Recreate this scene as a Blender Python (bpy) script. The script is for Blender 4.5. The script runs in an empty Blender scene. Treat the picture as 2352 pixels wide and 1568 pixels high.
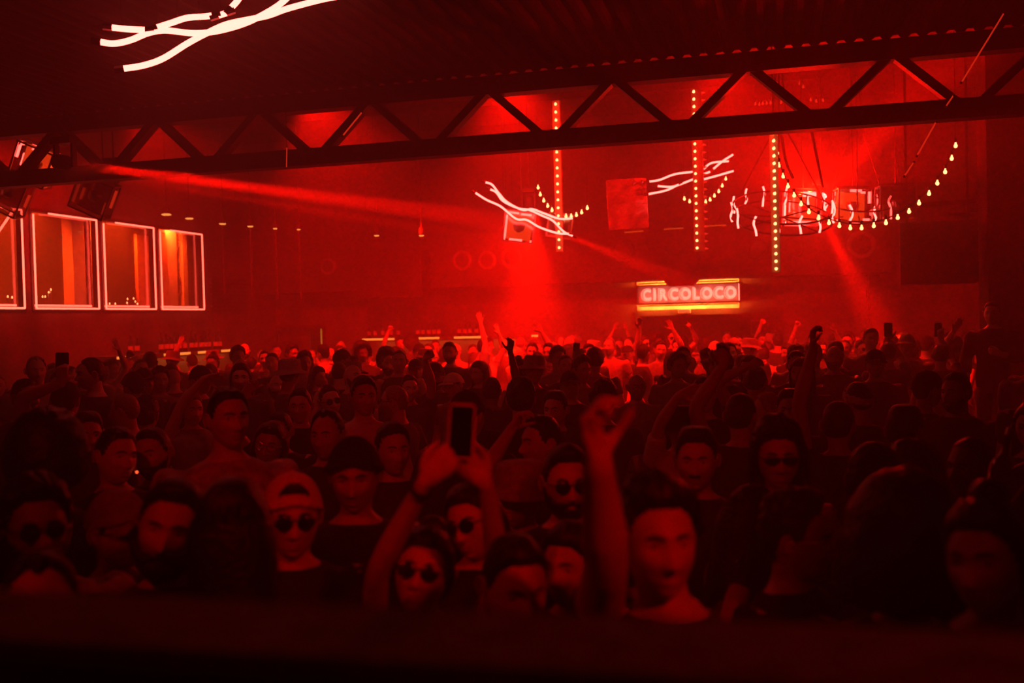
import bpy, math, random
import numpy as np
from mathutils import Vector, Matrix, noise as mnoise

SC = bpy.context.scene
COL = SC.collection
R = math.radians
random.seed(7); RNG = np.random.default_rng(7)

# ------------------------------------------------------------------ camera, world haze, exposure
IW, IH, FPX = 2352.0, 1568.0, 2352 * 35 / 36
CAM = np.array((0.0, 0.0, 2.10))
YAW, PITCH, ROLL = R(15.0), math.atan2(49, FPX), R(1.5)
_f = np.array((-math.sin(YAW) * math.cos(PITCH), math.cos(YAW) * math.cos(PITCH), -math.sin(PITCH)))
_r0 = np.array((math.cos(YAW), math.sin(YAW), 0.0))
_u0 = np.cross(_r0, _f)
CR = _r0 * math.cos(ROLL) - _u0 * math.sin(ROLL)
CU = _u0 * math.cos(ROLL) + _r0 * math.sin(ROLL)
CF = _f
cd = bpy.data.cameras.new('camera'); cam = bpy.data.objects.new('camera', cd); COL.objects.link(cam)
cam.matrix_world = Matrix(((CR[0], CU[0], -CF[0], CAM[0]), (CR[1], CU[1], -CF[1], CAM[1]), (CR[2], CU[2], -CF[2], CAM[2]), (0, 0, 0, 1)))
cd.lens = 35; cd.sensor_width = 36; cd.clip_start = 0.05; cd.clip_end = 200
cd.dof.use_dof = True; cd.dof.focus_distance = 8.0; cd.dof.aperture_fstop = 1.8
SC.camera = cam

W = bpy.data.worlds.new('world'); SC.world = W; W.use_nodes = True
nt = W.node_tree; nt.nodes.clear()
wo = nt.nodes.new('ShaderNodeOutputWorld'); wb = nt.nodes.new('ShaderNodeBackground')
wb.inputs[0].default_value = (0.004, 0.0003, 0.0, 1); wb.inputs[1].default_value = 0.15
wv = nt.nodes.new('ShaderNodeVolumeScatter')       # club haze
wv.inputs['Color'].default_value = (1, .95, .95, 1); wv.inputs['Density'].default_value = HAZE = 0.046
wv.inputs['Anisotropy'].default_value = 0.15
nt.links.new(wb.outputs[0], wo.inputs['Surface']); nt.links.new(wv.outputs[0], wo.inputs['Volume'])

vs = SC.view_settings
vs.view_transform = 'Standard'; vs.look = 'None'; vs.gamma = 1.0; vs.use_curve_mapping = False
vs.exposure = 0.0
cy = SC.cycles
cy.max_bounces = 2; cy.diffuse_bounces = 1; cy.glossy_bounces = 1; cy.transmission_bounces = 1; cy.use_light_tree = False
cy.transparent_max_bounces = 10; cy.volume_bounces = 0
cy.sample_clamp_indirect = 2.0; cy.sample_clamp_direct = 0.0
cy.adaptive_threshold = 0.02
cy.caustics_reflective = False; cy.caustics_refractive = False

RED = (1.0, 0.0022, 0.0003)
# power of the lamps, seen, assumed and added (the lamps themselves are made with their fixtures below)
PW = dict(box_mid=6200, box_chand=2500, box_side=900, box_left=1500, beam=400000, wash=2800, lounge=2500, bar=10, sign=60, par=74)

# ------------------------------------------------------------------ pixel helpers (photo pixel + real distance -> place)
def ray(x, y):
    return CF + (x - IW / 2) / FPX * CR - (y - IH / 2) / FPX * CU
def at(x, y, depth): return CAM + depth * ray(x, y)
def at_y(x, y, Y):
    d = ray(x, y); return CAM + d * (Y - CAM[1]) / d[1]
def at_x(x, y, X):
    d = ray(x, y); return CAM + d * (X - CAM[0]) / d[0]
def at_z(x, y, Z):
    d = ray(x, y); return CAM + d * (Z - CAM[2]) / d[2]
def pix(p):
    v = np.asarray(p, float) - CAM; w = v @ CF
    return IW / 2 + FPX * (v @ CR) / w, IH / 2 - FPX * (v @ CU) / w, w

# ------------------------------------------------------------------ materials
MATS = {}
def mat(name, col, rough=.6, metal=0.0, var=.25, scale=8.0, bump=.15, emit=None, power=0, coat=0.0):
    if name in MATS: return MATS[name]
    m = bpy.data.materials.new(name); m.use_nodes = True
    n = m.node_tree; b = n.nodes['Principled BSDF']
    b.inputs['Roughness'].default_value = rough; b.inputs['Metallic'].default_value = metal
    b.inputs['Coat Weight'].default_value = coat
    if emit:
        b.inputs['Base Color'].default_value = (.02, .01, .01, 1)
        if name != 'neon tube glow': m.cycles.emission_sampling = 'NONE'   # small glowing faces: lit by their own lamps
        b.inputs['Emission Color'].default_value = (*emit, 1); b.inputs['Emission Strength'].default_value = power
    else:
        tc = n.nodes.new('ShaderNodeTexCoord'); ns = n.nodes.new('ShaderNodeTexNoise')
        ns.inputs['Scale'].default_value = scale; ns.inputs['Detail'].default_value = 2
        n.links.new(tc.outputs['Object'], ns.inputs['Vector'])
        rp = n.nodes.new('ShaderNodeValToRGB')
        lo = [c * (1 - var) for c in col]; hi = [min(1, c * (1 + var)) for c in col]
        rp.color_ramp.elements[0].position = .3; rp.color_ramp.elements[1].position = .7
        rp.color_ramp.elements[0].color = (*lo, 1); rp.color_ramp.elements[1].color = (*hi, 1)
        n.links.new(ns.outputs['Fac'], rp.inputs[0]); n.links.new(rp.outputs[0], b.inputs['Base Color'])
        if bump > .45:
            bp = n.nodes.new('ShaderNodeBump'); bp.inputs['Strength'].default_value = bump; bp.inputs['Distance'].default_value = .01
            n.links.new(ns.outputs['Fac'], bp.inputs['Height']); n.links.new(bp.outputs[0], b.inputs['Normal'])
    m['p'] = 1
    MATS[name] = m; return m
def clear_mat(name, tint, gloss=.12, rough=.05):
    if name in MATS: return MATS[name]
    m = bpy.data.materials.new(name); m.use_nodes = True; n = m.node_tree; n.nodes.clear()
    o = n.nodes.new('ShaderNodeOutputMaterial'); mx = n.nodes.new('ShaderNodeMixShader')
    t = n.nodes.new('ShaderNodeBsdfTransparent'); g = n.nodes.new('ShaderNodeBsdfGlossy')
    t.inputs[0].default_value = (*tint, 1); g.inputs['Roughness'].default_value = rough
    mx.inputs[0].default_value = gloss
    n.links.new(t.outputs[0], mx.inputs[1]); n.links.new(g.outputs[0], mx.inputs[2]); n.links.new(mx.outputs[0], o.inputs[0])
    MATS[name] = m; return m

M = dict(
    ceiling=mat('dark corrugated steel', (.011, .009, .009), .9, .0, bump=0),
    ceil_far=mat('dark painted deck', (.035, .03, .03), .8),
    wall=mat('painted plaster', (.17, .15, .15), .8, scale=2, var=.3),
    wall_dark=mat('dark panel', (.06, .055, .055), .75, scale=3),
    floor=mat('worn concrete', (.12, .11, .1), .6, scale=3),
    truss=mat('black painted steel', (.018, .017, .017), .6, .3),
    black=mat('black plastic', (.02, .02, .02), .5),
    metal=mat('brushed metal', (.35, .34, .33), .3, .9),
    board=mat('pale board', (.75, .72, .68), .7),
    grey=mat('grey paint', (.3, .29, .28), .6),
    ledge=mat('matt ledge paint', (.42, .4, .38), .85, scale=20),
    neon=mat('neon tube glow', RED, emit=(1.0, .055, .042), power=22),
    neon_dim=mat('dim neon tube glow', RED, emit=(1.0, .03, .008), power=.7),
    win_tube=mat('window tube glow', RED, emit=(1.0, .06, .035), power=13),
    bulb=mat('warm bulb glow', RED, emit=(1.0, .22, .07), power=11),
    bulb_dim=mat('dim red bulb glow', RED, emit=(1.0, .03, .01), power=.8),
    sign=mat('sign neon glow', RED, emit=(1.0, .2, .13), power=6.5),
    strip=mat('bar strip glow', RED, emit=(1.0, .22, .03), power=2.2),
    hot=mat('lamp face glow', RED, emit=(1.0, .025, .02), power=120),
    warm_screen=mat('warm lit panel', RED, emit=(1.0, .42, .05), power=.55),
    strobe=mat('strobe strip glow', RED, emit=(1.0, .045, .034), power=34),
    diffuser=mat('lit diffuser', RED, emit=(1.0, .05, .006), power=2.6),
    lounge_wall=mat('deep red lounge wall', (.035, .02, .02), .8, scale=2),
    pale_steel=mat('pale painted steel', (.62, .6, .58), .6),
    glass=clear_mat('window glass', (.93, .9, .9), .10),
    acrylic=clear_mat('smoked acrylic', (.8, .75, .75), .22, .1),
    bottle=clear_mat('bottle glass', (.25, .12, .1), .25, .05),
    wood=mat('dark wood', (.09, .05, .03), .5),
)

# ------------------------------------------------------------------ mesh builder
class MB:
    def __init__(s): s.v = []; s.f = []; s.m = []
    def add(s, V, F, mi=0):
        o = len(s.v); s.v.extend(map(tuple, np.asarray(V, float).tolist()))
        s.f.extend([tuple(i + o for i in f) for f in F]); s.m.extend([mi] * len(F)); return s
    def box(s, c, h, rot=None, mi=0):
        V = np.array([(x, y, z) for x in (-1, 1) for y in (-1, 1) for z in (-1, 1)], float) * np.array(h)
        if rot is not None: V = V @ np.array(rot).T
        F = [(0, 1, 3, 2), (4, 6, 7, 5), (0, 4, 5, 1), (2, 3, 7, 6), (0, 2, 6, 4), (1, 5, 7, 3)]
        return s.add(V + np.array(c), F, mi)
    def box2(s, a, b, mi=0):
        a = np.array(a, float); b = np.array(b, float); return s.box((a + b) / 2, abs(b - a) / 2, mi=mi)
    def bar(s, a, b, w, h, up=(0, 0, 1), mi=0):
        a = np.array(a, float); b = np.array(b, float); d = b - a; L = np.linalg.norm(d); d /= L
        u = np.array(up, float); x = np.cross(d, u)
        if np.linalg.norm(x) < 1e-4: x = np.cross(d, (1, 0, 0))
        x /= np.linalg.norm(x); z = np.cross(x, d)
        return s.box((a + b) / 2, (w / 2, L / 2, h / 2), np.stack([x, d, z], 1), mi)
    def tube(s, pts, rad, n=8, mi=0, flat=1.0, ref=None):
        V, F = sweep(pts, rad, n, flat, ref); return s.add(V, F, mi)
    def lathe(s, prof, c=(0, 0, 0), n=16, rot=None, mi=0):
        V = []; F = []
        for r, z in prof:
            for k in range(n):
                a = 2 * math.pi * k / n; V.append((r * math.cos(a), r * math.sin(a), z))
        for j in range(len(prof) - 1):
            for k in range(n):
                F.append((j * n + k, j * n + (k + 1) % n, (j + 1) * n + (k + 1) % n, (j + 1) * n + k))
        F.append(tuple(range(n))[::-1]); F.append(tuple((len(prof) - 1) * n + k for k in range(n)))
        V = np.array(V)
        if rot is not None: V = V @ np.array(rot).T
        return s.add(V + np.array(c), F, mi)
    def ell(s, c, h, n=10, m=7, rot=None, mi=0):
        V = [(0, 0, -1)]; F = []
        for j in range(1, m):
            ph = -math.pi / 2 + math.pi * j / m
            for k in range(n):
                a = 2 * math.pi * k / n; V.append((math.cos(ph) * math.cos(a), math.cos(ph) * math.sin(a), math.sin(ph)))
        V.append((0, 0, 1)); t = len(V) - 1
        for k in range(n): F.append((0, 1 + (k + 1) % n, 1 + k)); F.append((t, t - n + k, t - n + (k + 1) % n))
        for j in range(m - 2):
            for k in range(n):
                F.append((1 + j * n + k, 1 + j * n + (k + 1) % n, 1 + (j + 1) * n + (k + 1) % n, 1 + (j + 1) * n + k))
        V = np.array(V) * np.array(h)
        if rot is not None: V = V @ np.array(rot).T
        return s.add(V + np.array(c), F, mi)
    def mesh(s, name, mats, smooth=False):
        me = bpy.data.meshes.new(name); me.from_pydata(s.v, [], s.f)
        for m in (mats if isinstance(mats, (list, tuple)) else [mats]): me.materials.append(m)
        if any(s.m): me.polygons.foreach_set('material_index', s.m)
        if smooth: me.polygons.foreach_set('use_smooth', [True] * len(s.f))
        me.update(); return me
    def obj(s, name, mats, parent=None, smooth=False, **kw):
        return put(name, s.mesh(name, mats, smooth), parent, **kw)

def sweep(pts, rad, n=8, flat=1.0, ref=None):
    P = np.array(pts, float); K = len(P)
    rad = np.full(K, rad, float) if np.isscalar(rad) else np.array(rad, float)
    T = np.gradient(P, axis=0); T /= np.linalg.norm(T, axis=1)[:, None] + 1e-12
    x = np.array(ref, float) if ref is not None else np.cross(T[0], (0.31, .2, .93))
    if np.linalg.norm(x) < 1e-4: x = np.cross(T[0], (1, 0, 0))
    V = []
    for i in range(K):
        x = x - T[i] * (x @ T[i]); x /= np.linalg.norm(x) + 1e-12; y = np.cross(T[i], x)
        for k in range(n):
            a = 2 * math.pi * k / n
            V.append(P[i] + rad[i] * (math.cos(a) * x + flat * math.sin(a) * y))
    F = [(i * n + k, i * n + (k + 1) % n, (i + 1) * n + (k + 1) % n, (i + 1) * n + k) for i in range(K - 1) for k in range(n)]
    F.append(tuple(range(n))[::-1]); F.append(tuple((K - 1) * n + k for k in range(n)))
    return np.array(V), F
def spline(pts, per=8):
    P = np.array(pts, float); Q = np.vstack([2 * P[0] - P[1], P, 2 * P[-1] - P[-2]]); out = []
    for i in range(1, len(Q) - 2):
        for t in np.linspace(0, 1, per, endpoint=False):
            a, b, c, d = Q[i - 1], Q[i], Q[i + 1], Q[i + 2]
            out.append(.5 * ((2 * b) + (-a + c) * t + (2 * a - 5 * b + 4 * c - d) * t * t + (-a + 3 * b - 3 * c + d) * t ** 3))
    out.append(P[-1]); return np.array(out)

def put(name, me, parent=None, label=None, cat=None, group=None, kind=None, loc=None):
    o = bpy.data.objects.new(name, me); COL.objects.link(o)
    if parent is not None: o.parent = parent
    if loc is not None: o.location = loc
    return tag(o, label, cat, group, kind)
def tag(o, label=None, cat=None, group=None, kind=None):
    if label: o['label'] = label
    if cat: o['category'] = cat
    if group: o['group'] = group
    if kind: o['kind'] = kind
    return o
def empty(name, loc=(0, 0, 0), label=None, cat=None, group=None, kind=None):
    o = bpy.data.objects.new(name, None); COL.objects.link(o); o.location = tuple(loc); o.empty_display_size = .1
    return tag(o, label, cat, group, kind)
def lamp(kind, loc, power, parent=None, radius=.05, color=RED, aim=None, spot=None, blend=.3):
    l = bpy.data.lights.new('lamp', kind); l.energy = power; l.color = color
    if kind == 'AREA': l.size = radius
    else: l.shadow_soft_size = radius
    if spot: l.spot_size = spot; l.spot_blend = blend
    o = bpy.data.objects.new('lamp', l); COL.objects.link(o)
    o.location = tuple(loc)
    if aim is not None:
        o.rotation_euler = (Vector(aim) - Vector(loc)).to_track_quat('-Z', 'Y').to_euler()
    if parent is not None:
        o.parent = parent; o.location = tuple(np.array(loc) - np.array(parent.location))
    return o
def rel(p, o): return np.asarray(p, float) - np.array(o.location)
def nrm(v): v = np.asarray(v, float); return v / (np.linalg.norm(v) + 1e-12)
# ================================================================== the room
XL, XR, YB, YT = -10.5, 6.0, 19.5, 10.0          # left wall, right wall, back wall, truss line
ZC, ZC2 = 4.62, 5.7                               # low ceiling before the truss, higher roof behind it
MB().box2((-16, -3, -.2), (XR + .2, YB + 3, 0)).obj('floor', M['floor'], kind='structure')
# low corrugated ceiling, its ribs running away from the booth
c = MB(); xs = []; per = .16
x = -15.0
while x < XR:
    xs += [(x, 0), (x + .05, 0), (x + .08, .035), (x + .13, .035)]; x += per
V = [(px, y, ZC + h) for y in (-3.0, YT - .05) for px, h in xs]; n = len(xs)
V += [(px, y, ZC + .12) for y in (-3.0, YT - .05) for px, h in xs]
F = [(i, i + 1, n + i + 1, n + i) for i in range(n - 1)] + [(2 * n + i, 3 * n + i, 3 * n + i + 1, 2 * n + i + 1) for i in range(n - 1)] \
    + [(n + i, n + i + 1, 3 * n + i + 1, 3 * n + i) for i in range(n - 1)]
c.add(V, F).obj('ceiling', M['ceiling'], kind='structure')
MB().box2((-16, YT - .05, ZC2), (XR + .2, YB + 3, ZC2 + .15)).obj('ceiling_rear', M['ceil_far'], kind='structure')
MB().box2((-16, YT - .2, ZC + .125), (XR + .2, YT - .05, ZC2)).obj('trim_1', M['ceil_far'], kind='structure')
# roof joists under the rear roof
for i, y in enumerate((12.6, 15.2, 17.8)):
    MB().box2((-10.4, y - .06, ZC2 - .22), (XR, y + .06, ZC2)).obj('roof_joist', M['ceil_far'], label=f'dark roof joist across the high rear ceiling, {("first", "second", "third")[i]} behind the truss', cat='joist', group='roof joists')
MB().box2((XR, -3, 0), (XR + .2, YB, ZC2)).obj('wall_right', M['wall_dark'], kind='structure')
MB().box2((-16, -3.2, 0), (XR + .2, -3, ZC2)).obj('wall_front', M['wall_dark'], kind='structure')

# back wall with the doorway under the sign and a service door near the corner
DX0, DX1 = at_y(1470, 740, YB)[0], at_y(1790, 740, YB)[0]; DZ = at_y(1580, 723, YB)[2]
EX0, EX1 = at_y(622, 770, YB)[0], at_y(742, 770, YB)[0]; EZ = at_y(690, 756, YB)[2]
w = MB()
for a, b, z0, z1 in ((XL - .2, EX0, 0, ZC2), (EX0, EX1, EZ, ZC2), (EX1, DX0, 0, ZC2), (DX0, DX1, DZ, ZC2), (DX1, XR + .2, 0, ZC2)):
    w.box2((a, YB, z0), (b, YB + .25, z1))
wall_back = w.obj('wall_back', M['wall'], kind='structure')
MB().box2((DX0 - .6, YB + 1.6, 0), (DX1 + .6, YB + 1.75, 3)).obj('wall_corridor', M['wall'], kind='structure')
MB().box2((EX0 - .6, YB + 1.6, 0), (EX1 + .6, YB + 1.75, 3)).obj('wall_service', M['wall'], kind='structure')
tr = MB()
tr.box2((DX0 - .08, YB - .06, 0), (DX0, YB, DZ + .02)).box2((DX1, YB - .06, 0), (DX1 + .08, YB, DZ + .02)).box2((DX0 - .08, YB - .06, DZ), (DX1 + .08, YB - .002, DZ + .1))
tr.obj('trim_2', M['wall_dark'], kind='structure')
tr = MB()
tr.box2((EX0 - .07, YB - .05, 0), (EX0, YB, EZ + .02)).box2((EX1, YB - .05, 0), (EX1 + .07, YB, EZ + .02)).box2((EX0 - .07, YB - .05, EZ), (EX1 + .07, YB - .002, EZ + .08))
tr.obj('trim_3', M['wall_dark'], kind='structure')
dr = empty('door_1', (EX0, YB + .3, 0), kind='structure')
MB().box2((.02, 0, 0), ((EX1 - EX0) * .62, .05, EZ - .05)).obj('door_leaf', M['wall'], dr)
MB().box2((.12, -.012, .9), ((EX1 - EX0) * .5, .0, EZ - .25)).obj('door_panel', M['wall_dark'], dr)
MB().tube([((EX1 - EX0) * .57, -.06, .95), ((EX1 - EX0) * .57, -.06, 1.2)], .012).obj('handle', M['metal'], dr)
# pale notice frame beside the doorway, and the wall conduit
p = at_y(1745, 752, YB + 1.55)
nb = empty('notice_frame', p, 'small pale framed notice in the dark doorway beneath the sign', 'notice')
MB().box2((-.16, -.01, -.14), (.16, .01, .14)).obj('backing', M['grey'], nb)
for a, b in (((-.18, -.02, .13), (.18, .02, .16)), ((-.18, -.02, -.16), (.18, .02, -.13)), ((-.18, -.02, -.13), (-.15, .02, .13)), ((.15, -.02, -.13), (.18, .02, .13))):
    MB().box2(a, b).obj('frame_bar', M['board'], nb)
p0, p1 = at_y(1995, 760, YB - .03), at_y(1993, 610, YB - .03)
cp = MB(); cp.tube([(p0[0], YB - .03, .1), (p0[0], YB - .03, p1[2])], .03)
cp.obj('conduit_pipe', M['wall_dark'], label='thin vertical conduit pipe on the red back wall past the sign', cat='pipe')
cp = MB().box2((p0[0] - .09, YB - .05, p1[2]), (p0[0] + .09, YB, p1[2] + .2))
cp.obj('junction_box', M['wall_dark'], label='square junction box at the top of the wall conduit', cat='box')

# ---- left wall: raised row of windows, louvres beyond
WZ0, WZ1 = 2.40, 3.92
WIN = [(9.3, at_x(60, 715, XL)[1]), (at_x(74, 715, XL)[1], at_x(230, 715, XL)[1]), (at_x(236, 715, XL)[1], at_x(360, 712, XL)[1]), (at_x(366, 712, XL)[1], at_x(470, 712, XL)[1])]
w = MB()
w.box2((XL - .09, -3, 0), (XL, YB, WZ0)); w.box2((XL - .09, -3, WZ1), (XL, YB, ZC2)); w.box2((XL - .09, -3, WZ0), (XL, WIN[0][0], WZ1)); w.box2((XL - .09, WIN[3][1], WZ0), (XL, YB, WZ1))
for i in range(3): w.box2((XL - .09, WIN[i][1], WZ0), (XL, WIN[i + 1][0], WZ1))
wall_left = w.obj('wall_left', M['wall'], kind='structure')
for k in range(9):
    z = 2.42 + k * .075
    MB().box2((XL, at_x(482, 660, XL)[1], z), (XL + .05, at_x(562, 660, XL)[1], z + .045)).obj('slat', M['wall_dark'], wall_left)
for i, (y0, y1) in enumerate(WIN):
    o = empty(f'window_{i + 1}', (XL, y0, WZ0), label=f'lounge window with glowing pale pink tube outline, {("cut by the picture edge", "second along the wall, lattice column inside", "third along the wall, orange curved panel inside", "narrowest, far end of the row")[i]}', kind='structure')
    L = y1 - y0; Hh = WZ1 - WZ0
    MB().box2((-.06, .01, .01), (-.05, L - .01, Hh - .01)).obj('pane', M['glass'], o)
    for a, b in (((-.09, 0, 0), (.01, .04, Hh)), ((-.09, L - .04, 0), (.01, L, Hh)), ((-.09, .04, 0), (.01, L - .04, .04)), ((-.09, .04, Hh - .04), (.01, L - .04, Hh))):
        MB().box2(a, b).obj('frame_bar', M['black'], o)
    e = .055
    for a, b in (((.03, e, e), (.03, e, Hh - e * 1.6)), ((.03, L - e, e), (.03, L - e, Hh - e)), ((.03, e, e), (.03, L - e, e)), ((.03, .25 * L, Hh - e), (.03, L - e, Hh - e))):
        MB().tube([a, b], .013).obj('neon_tube', M['win_tube'], o)
    MB().tube([(-.075, e, .10), (-.075, L - e * 2, .10)], .016).obj('sill_tube', M['win_tube'], o)
y0, y1 = WIN[0]
MB().tube([at_x(-14, 548, XL - .3), at_x(34, 478, XL - .3)], .018).obj('diagonal_neon_tube', M['win_tube'], label='slanting pale neon tube inside the first lounge window', cat='neon tube')
# the lounge behind the glass
LX = -14.2
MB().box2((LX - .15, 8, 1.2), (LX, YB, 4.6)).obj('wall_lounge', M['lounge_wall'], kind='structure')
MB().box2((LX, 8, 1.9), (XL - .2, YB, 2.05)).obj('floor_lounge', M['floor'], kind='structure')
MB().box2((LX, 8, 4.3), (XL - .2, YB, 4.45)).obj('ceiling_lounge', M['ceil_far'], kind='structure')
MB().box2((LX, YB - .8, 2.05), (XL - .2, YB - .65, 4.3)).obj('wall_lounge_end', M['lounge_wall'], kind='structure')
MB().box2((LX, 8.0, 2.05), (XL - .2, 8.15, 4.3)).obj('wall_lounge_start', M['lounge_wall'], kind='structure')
def lattice_column(x0, x1, X, label, flip=1):
    a = at_x(x0, 650, X); b = at_x(x1, 650, X)
    o = empty('lattice_column', (X, a[1], 2.05), label, 'column', 'lattice columns in the lounge')
    L = b[1] - a[1]; H = 2.25
    MB().box2((-.1, 0, 0), (.1, L * .48, H)).obj('post', M['pale_steel'], o)
    MB().box2((-.07, L * .8, 0), (.07, L, H)).obj('post', M['pale_steel'], o)
    for k in range(5):
        z = .1 + k * .42; za, zb = (z, z + .36) if k % 2 else (z + .36, z)
        MB().bar((0, L * .46, za), (0, L * .82, zb), .05, .06, (1, 0, 0)).obj('brace', M['pale_steel'], o)
lattice_column(158, 214, XL - .75, 'grey lattice steel column behind the second lounge window')
lattice_column(372, 425, XL - .75, 'grey lattice steel column behind the narrow end window')
a = at_x(316, 600, XL - .55); b = at_x(352, 600, XL - .55)
q = MB(); yy = np.linspace(0, 1, 9); prof = [(0.0, 1.85)] + [(0, .9)] + [(.62 * (1 - math.cos(t)), .9 - .8 * math.sin(t)) for t in np.linspace(.15, math.pi / 2, 8)] + [(.95, .1), (.95, 1.85)]
LL = b[1] - a[1] + .5
V = [(0, u * LL, z) for u, z in prof] + [(-.06, u * LL, z) for u, z in prof]; n = len(prof)
F = [tuple(range(n)), tuple(range(2 * n - 1, n - 1, -1))] + [(i, (i + 1) % n, n + (i + 1) % n, n + i) for i in range(n)]
q.add(V, F).obj('curved_panel', mat('orange panel', (.8, .5, .25), .7), label='orange curved panel seen through the third lounge window', cat='panel', loc=(XL - .55, a[1], 1.95))
for k, xx in enumerate((440, 455)):
    a = at_x(xx, 650, XL - .9)
    MB().tube([(XL - .9, a[1], 2.05), (XL - .9, a[1], 4.3)], .09, 12).obj('pipe_column', M['pale_steel'], smooth=True, label=('thicker', 'last')[k] + ' round pipe column behind the narrow end window', cat='column')
# lounge ceiling lamps added above the windows to light the columns inside
for k, y in enumerate((10.9, 12.9, 15.0, 16.5)):
    o = empty('added_downlight', (XL - .5, y, 4.3), f'added round ceiling lamp in the lounge above the {("first", "second", "third", "fourth")[k]} window', 'lamp', 'added lounge ceiling lamps')
    MB().lathe([(.14, 0), (.14, -.05), (.11, -.06)], n=16).obj('housing', M['black'], o)
    MB().lathe([(.1, -.061), (.1, -.065)], n=16).obj('diffuser', M['strip'], o)
    lamp('SPOT', (XL - .5, y, 4.2), PW['lounge'] * .5, o, .06, (1, .05, .003), (XL - 1.5, y, 3.1), R(150), .8)
# candle-like table lights on the lounge sill
wn0 = 'first second third fourth fifth sixth seventh eighth'.split()
cl = [(18, 684), (28, 686), (44, 684), (52, 683), (98, 684), (104, 684), (112, 674), (117, 668), (245, 700), (252, 700), (265, 700), (293, 689), (292, 698), (307, 688), (311, 695), (316, 700)]
for k, (x, y) in enumerate(cl):
    p = at_x(x, y, XL - .28)
    o = empty('tea_light', p, f'small warm tea light behind the {"first" if x < 60 else "second" if x < 200 else "third"} lounge window, {wn0[k - (0 if x < 60 else 4 if x < 200 else 8)]} along the sill', 'candle', 'tea lights ' + ("a" if x < 60 else "b" if x < 200 else "c"))
    MB().lathe([(.018, -.03), (.022, 0), (.02, .005)], n=8).obj('cup', M['metal'], o)
    MB().ell((0, 0, .018), (.011, .011, .022), 8, 6).obj('flame', M['bulb'], o)
    if p[2] > 2.45: MB().lathe([(.02, 2.44 - p[2]), (.02, 2.45 - p[2]), (.006, 2.452 - p[2]), (.006, -.028)], n=8).obj('holder', M['metal'], o)

MB().box2((XL - .45, 9.0, 2.05), (XL - .2, YB - .8, 2.44)).obj('window_bench', M['wood'], label='dark bench running along inside the lounge windows', cat='bench')
# ---- bulkhead over the back wall with round vents
BY = YB - .9
bz0, bz1 = at_y(1580, 640, BY)[2], at_y(1500, 520, BY)[2]
bx0 = XL
MB().box2((bx0, BY, bz0), (at_y(2050, 600, BY)[0], YB, bz1)).obj('wall_bulkhead', M['wall_dark'], kind='structure')
bw = MB(); p = at_y(1562, 640, BY - .02)
V = [(-.32, 0, .0), (.34, 0, .0), (.24, 0, -.13), (-.22, 0, -.13)]
bw.add(V + [(x, .3, z) for x, y, z in V], [(0, 1, 2, 3), (7, 6, 5, 4), (0, 4, 5, 1), (1, 5, 6, 2), (2, 6, 7, 3), (3, 7, 4, 0)])
bw.obj('projector_housing', M['wall_dark'], label='dark tapered housing hanging from the bulkhead just above the sign', cat='housing', loc=p)
VENTS = [(722, 617, 13), (755, 612, 14), (800, 612, 13), (980, 598, 13), (1063, 598, 16), (1120, 598, 15), (1176, 592, 17), (1430, 575, 18), (1547, 572, 14), (1620, 578, 15), (1740, 573, 15), (1822, 570, 15), (1978, 562, 20)]
wn = ['first', 'second', 'third', 'fourth', 'fifth', 'sixth', 'seventh', 'eighth', 'ninth', 'tenth', 'eleventh', 'twelfth', 'last']
for i, (x, y, r) in enumerate(VENTS):
    p = at_y(x, y, BY); rr = r * 19 / FPX
    o = empty('round_vent', (p[0], BY, p[2]), f'round dark vent with ring in the bulkhead, {wn[i]} in the row from the lounge side', 'vent', 'round vents in the bulkhead')
    rot = Matrix.Rotation(R(90), 3, 'X')
    MB().lathe([(rr * 1.45, -.01), (rr * 1.5, .03), (rr * 1.35, .06), (rr * 1.05, .05), (rr * 1.02, .0)], n=24, rot=rot).obj('ring', M['grey'] if i in (1, 4, 5, 6, 12) else M['wall_dark'], o, smooth=True)
    MB().lathe([(rr, .045), (rr, .055), (rr * .6, .058)], n=24, rot=rot).obj('cone', M['black'], o)
# second soffit strip above, toward the roof
MB().box2((bx0, BY + .3, bz1), (XR, YB, ZC2)).obj('trim_4', M['wall_dark'], kind='structure')

# ---- hanging dark loudspeaker blocks
def loudspeaker(x0, x1, y0, y1, Y, dep, label, rz=0.0):
    a = at_y(x0, (y0 + y1) / 2, Y); b = at_y(x1, (y0 + y1) / 2, Y); zt = at_y((x0 + x1) / 2, y0, Y)[2]; zb = at_y((x0 + x1) / 2, y1, Y)[2]
    o = empty('loudspeaker', ((a[0] + b[0]) / 2, Y, zb), label, 'loudspeaker'); o.rotation_euler.z = rz
    wd = (b[0] - a[0]) / 2; h = zt - zb
    MB().box2((-wd, 0, 0), (wd, dep, h)).obj('cabinet', M['black'], o)
    MB().box2((-wd + .03, -.02, .03), (wd - .03, 0.0, h - .03)).obj('grille', mat('speaker grille', (.03, .03, .03), .7, .4, scale=90, bump=.6), o)
    for s in (-1, 1):
        MB().bar((s * wd * .8, dep / 2, h), (s * wd * .8, dep / 2, ZC2 - zb - .004), .03, .03).obj('bracket', M['truss'], o)
    MB().bar((-wd, dep / 2, h + .25), (wd, dep / 2, h + .25), .05, .05).obj('crossbar', M['truss'], o)
loudspeaker(820, 966, 578, 682, 17.6, .6, 'big black loudspeaker block hanging in front of the bulkhead near the doorway light', R(4))
loudspeaker(2068, 2246, 508, 650, 13.2, .7, 'big black loudspeaker block hanging at the dark end of the back wall', R(-6))
# dark column at the far right
p = at(2310, 700, 12.5)
MB().box2((p[0] - .25, p[1] - .3, 0), (p[0] + .9, p[1] + .3, ZC2)).obj('wall_pier', M['truss'], kind='structure')

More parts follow.
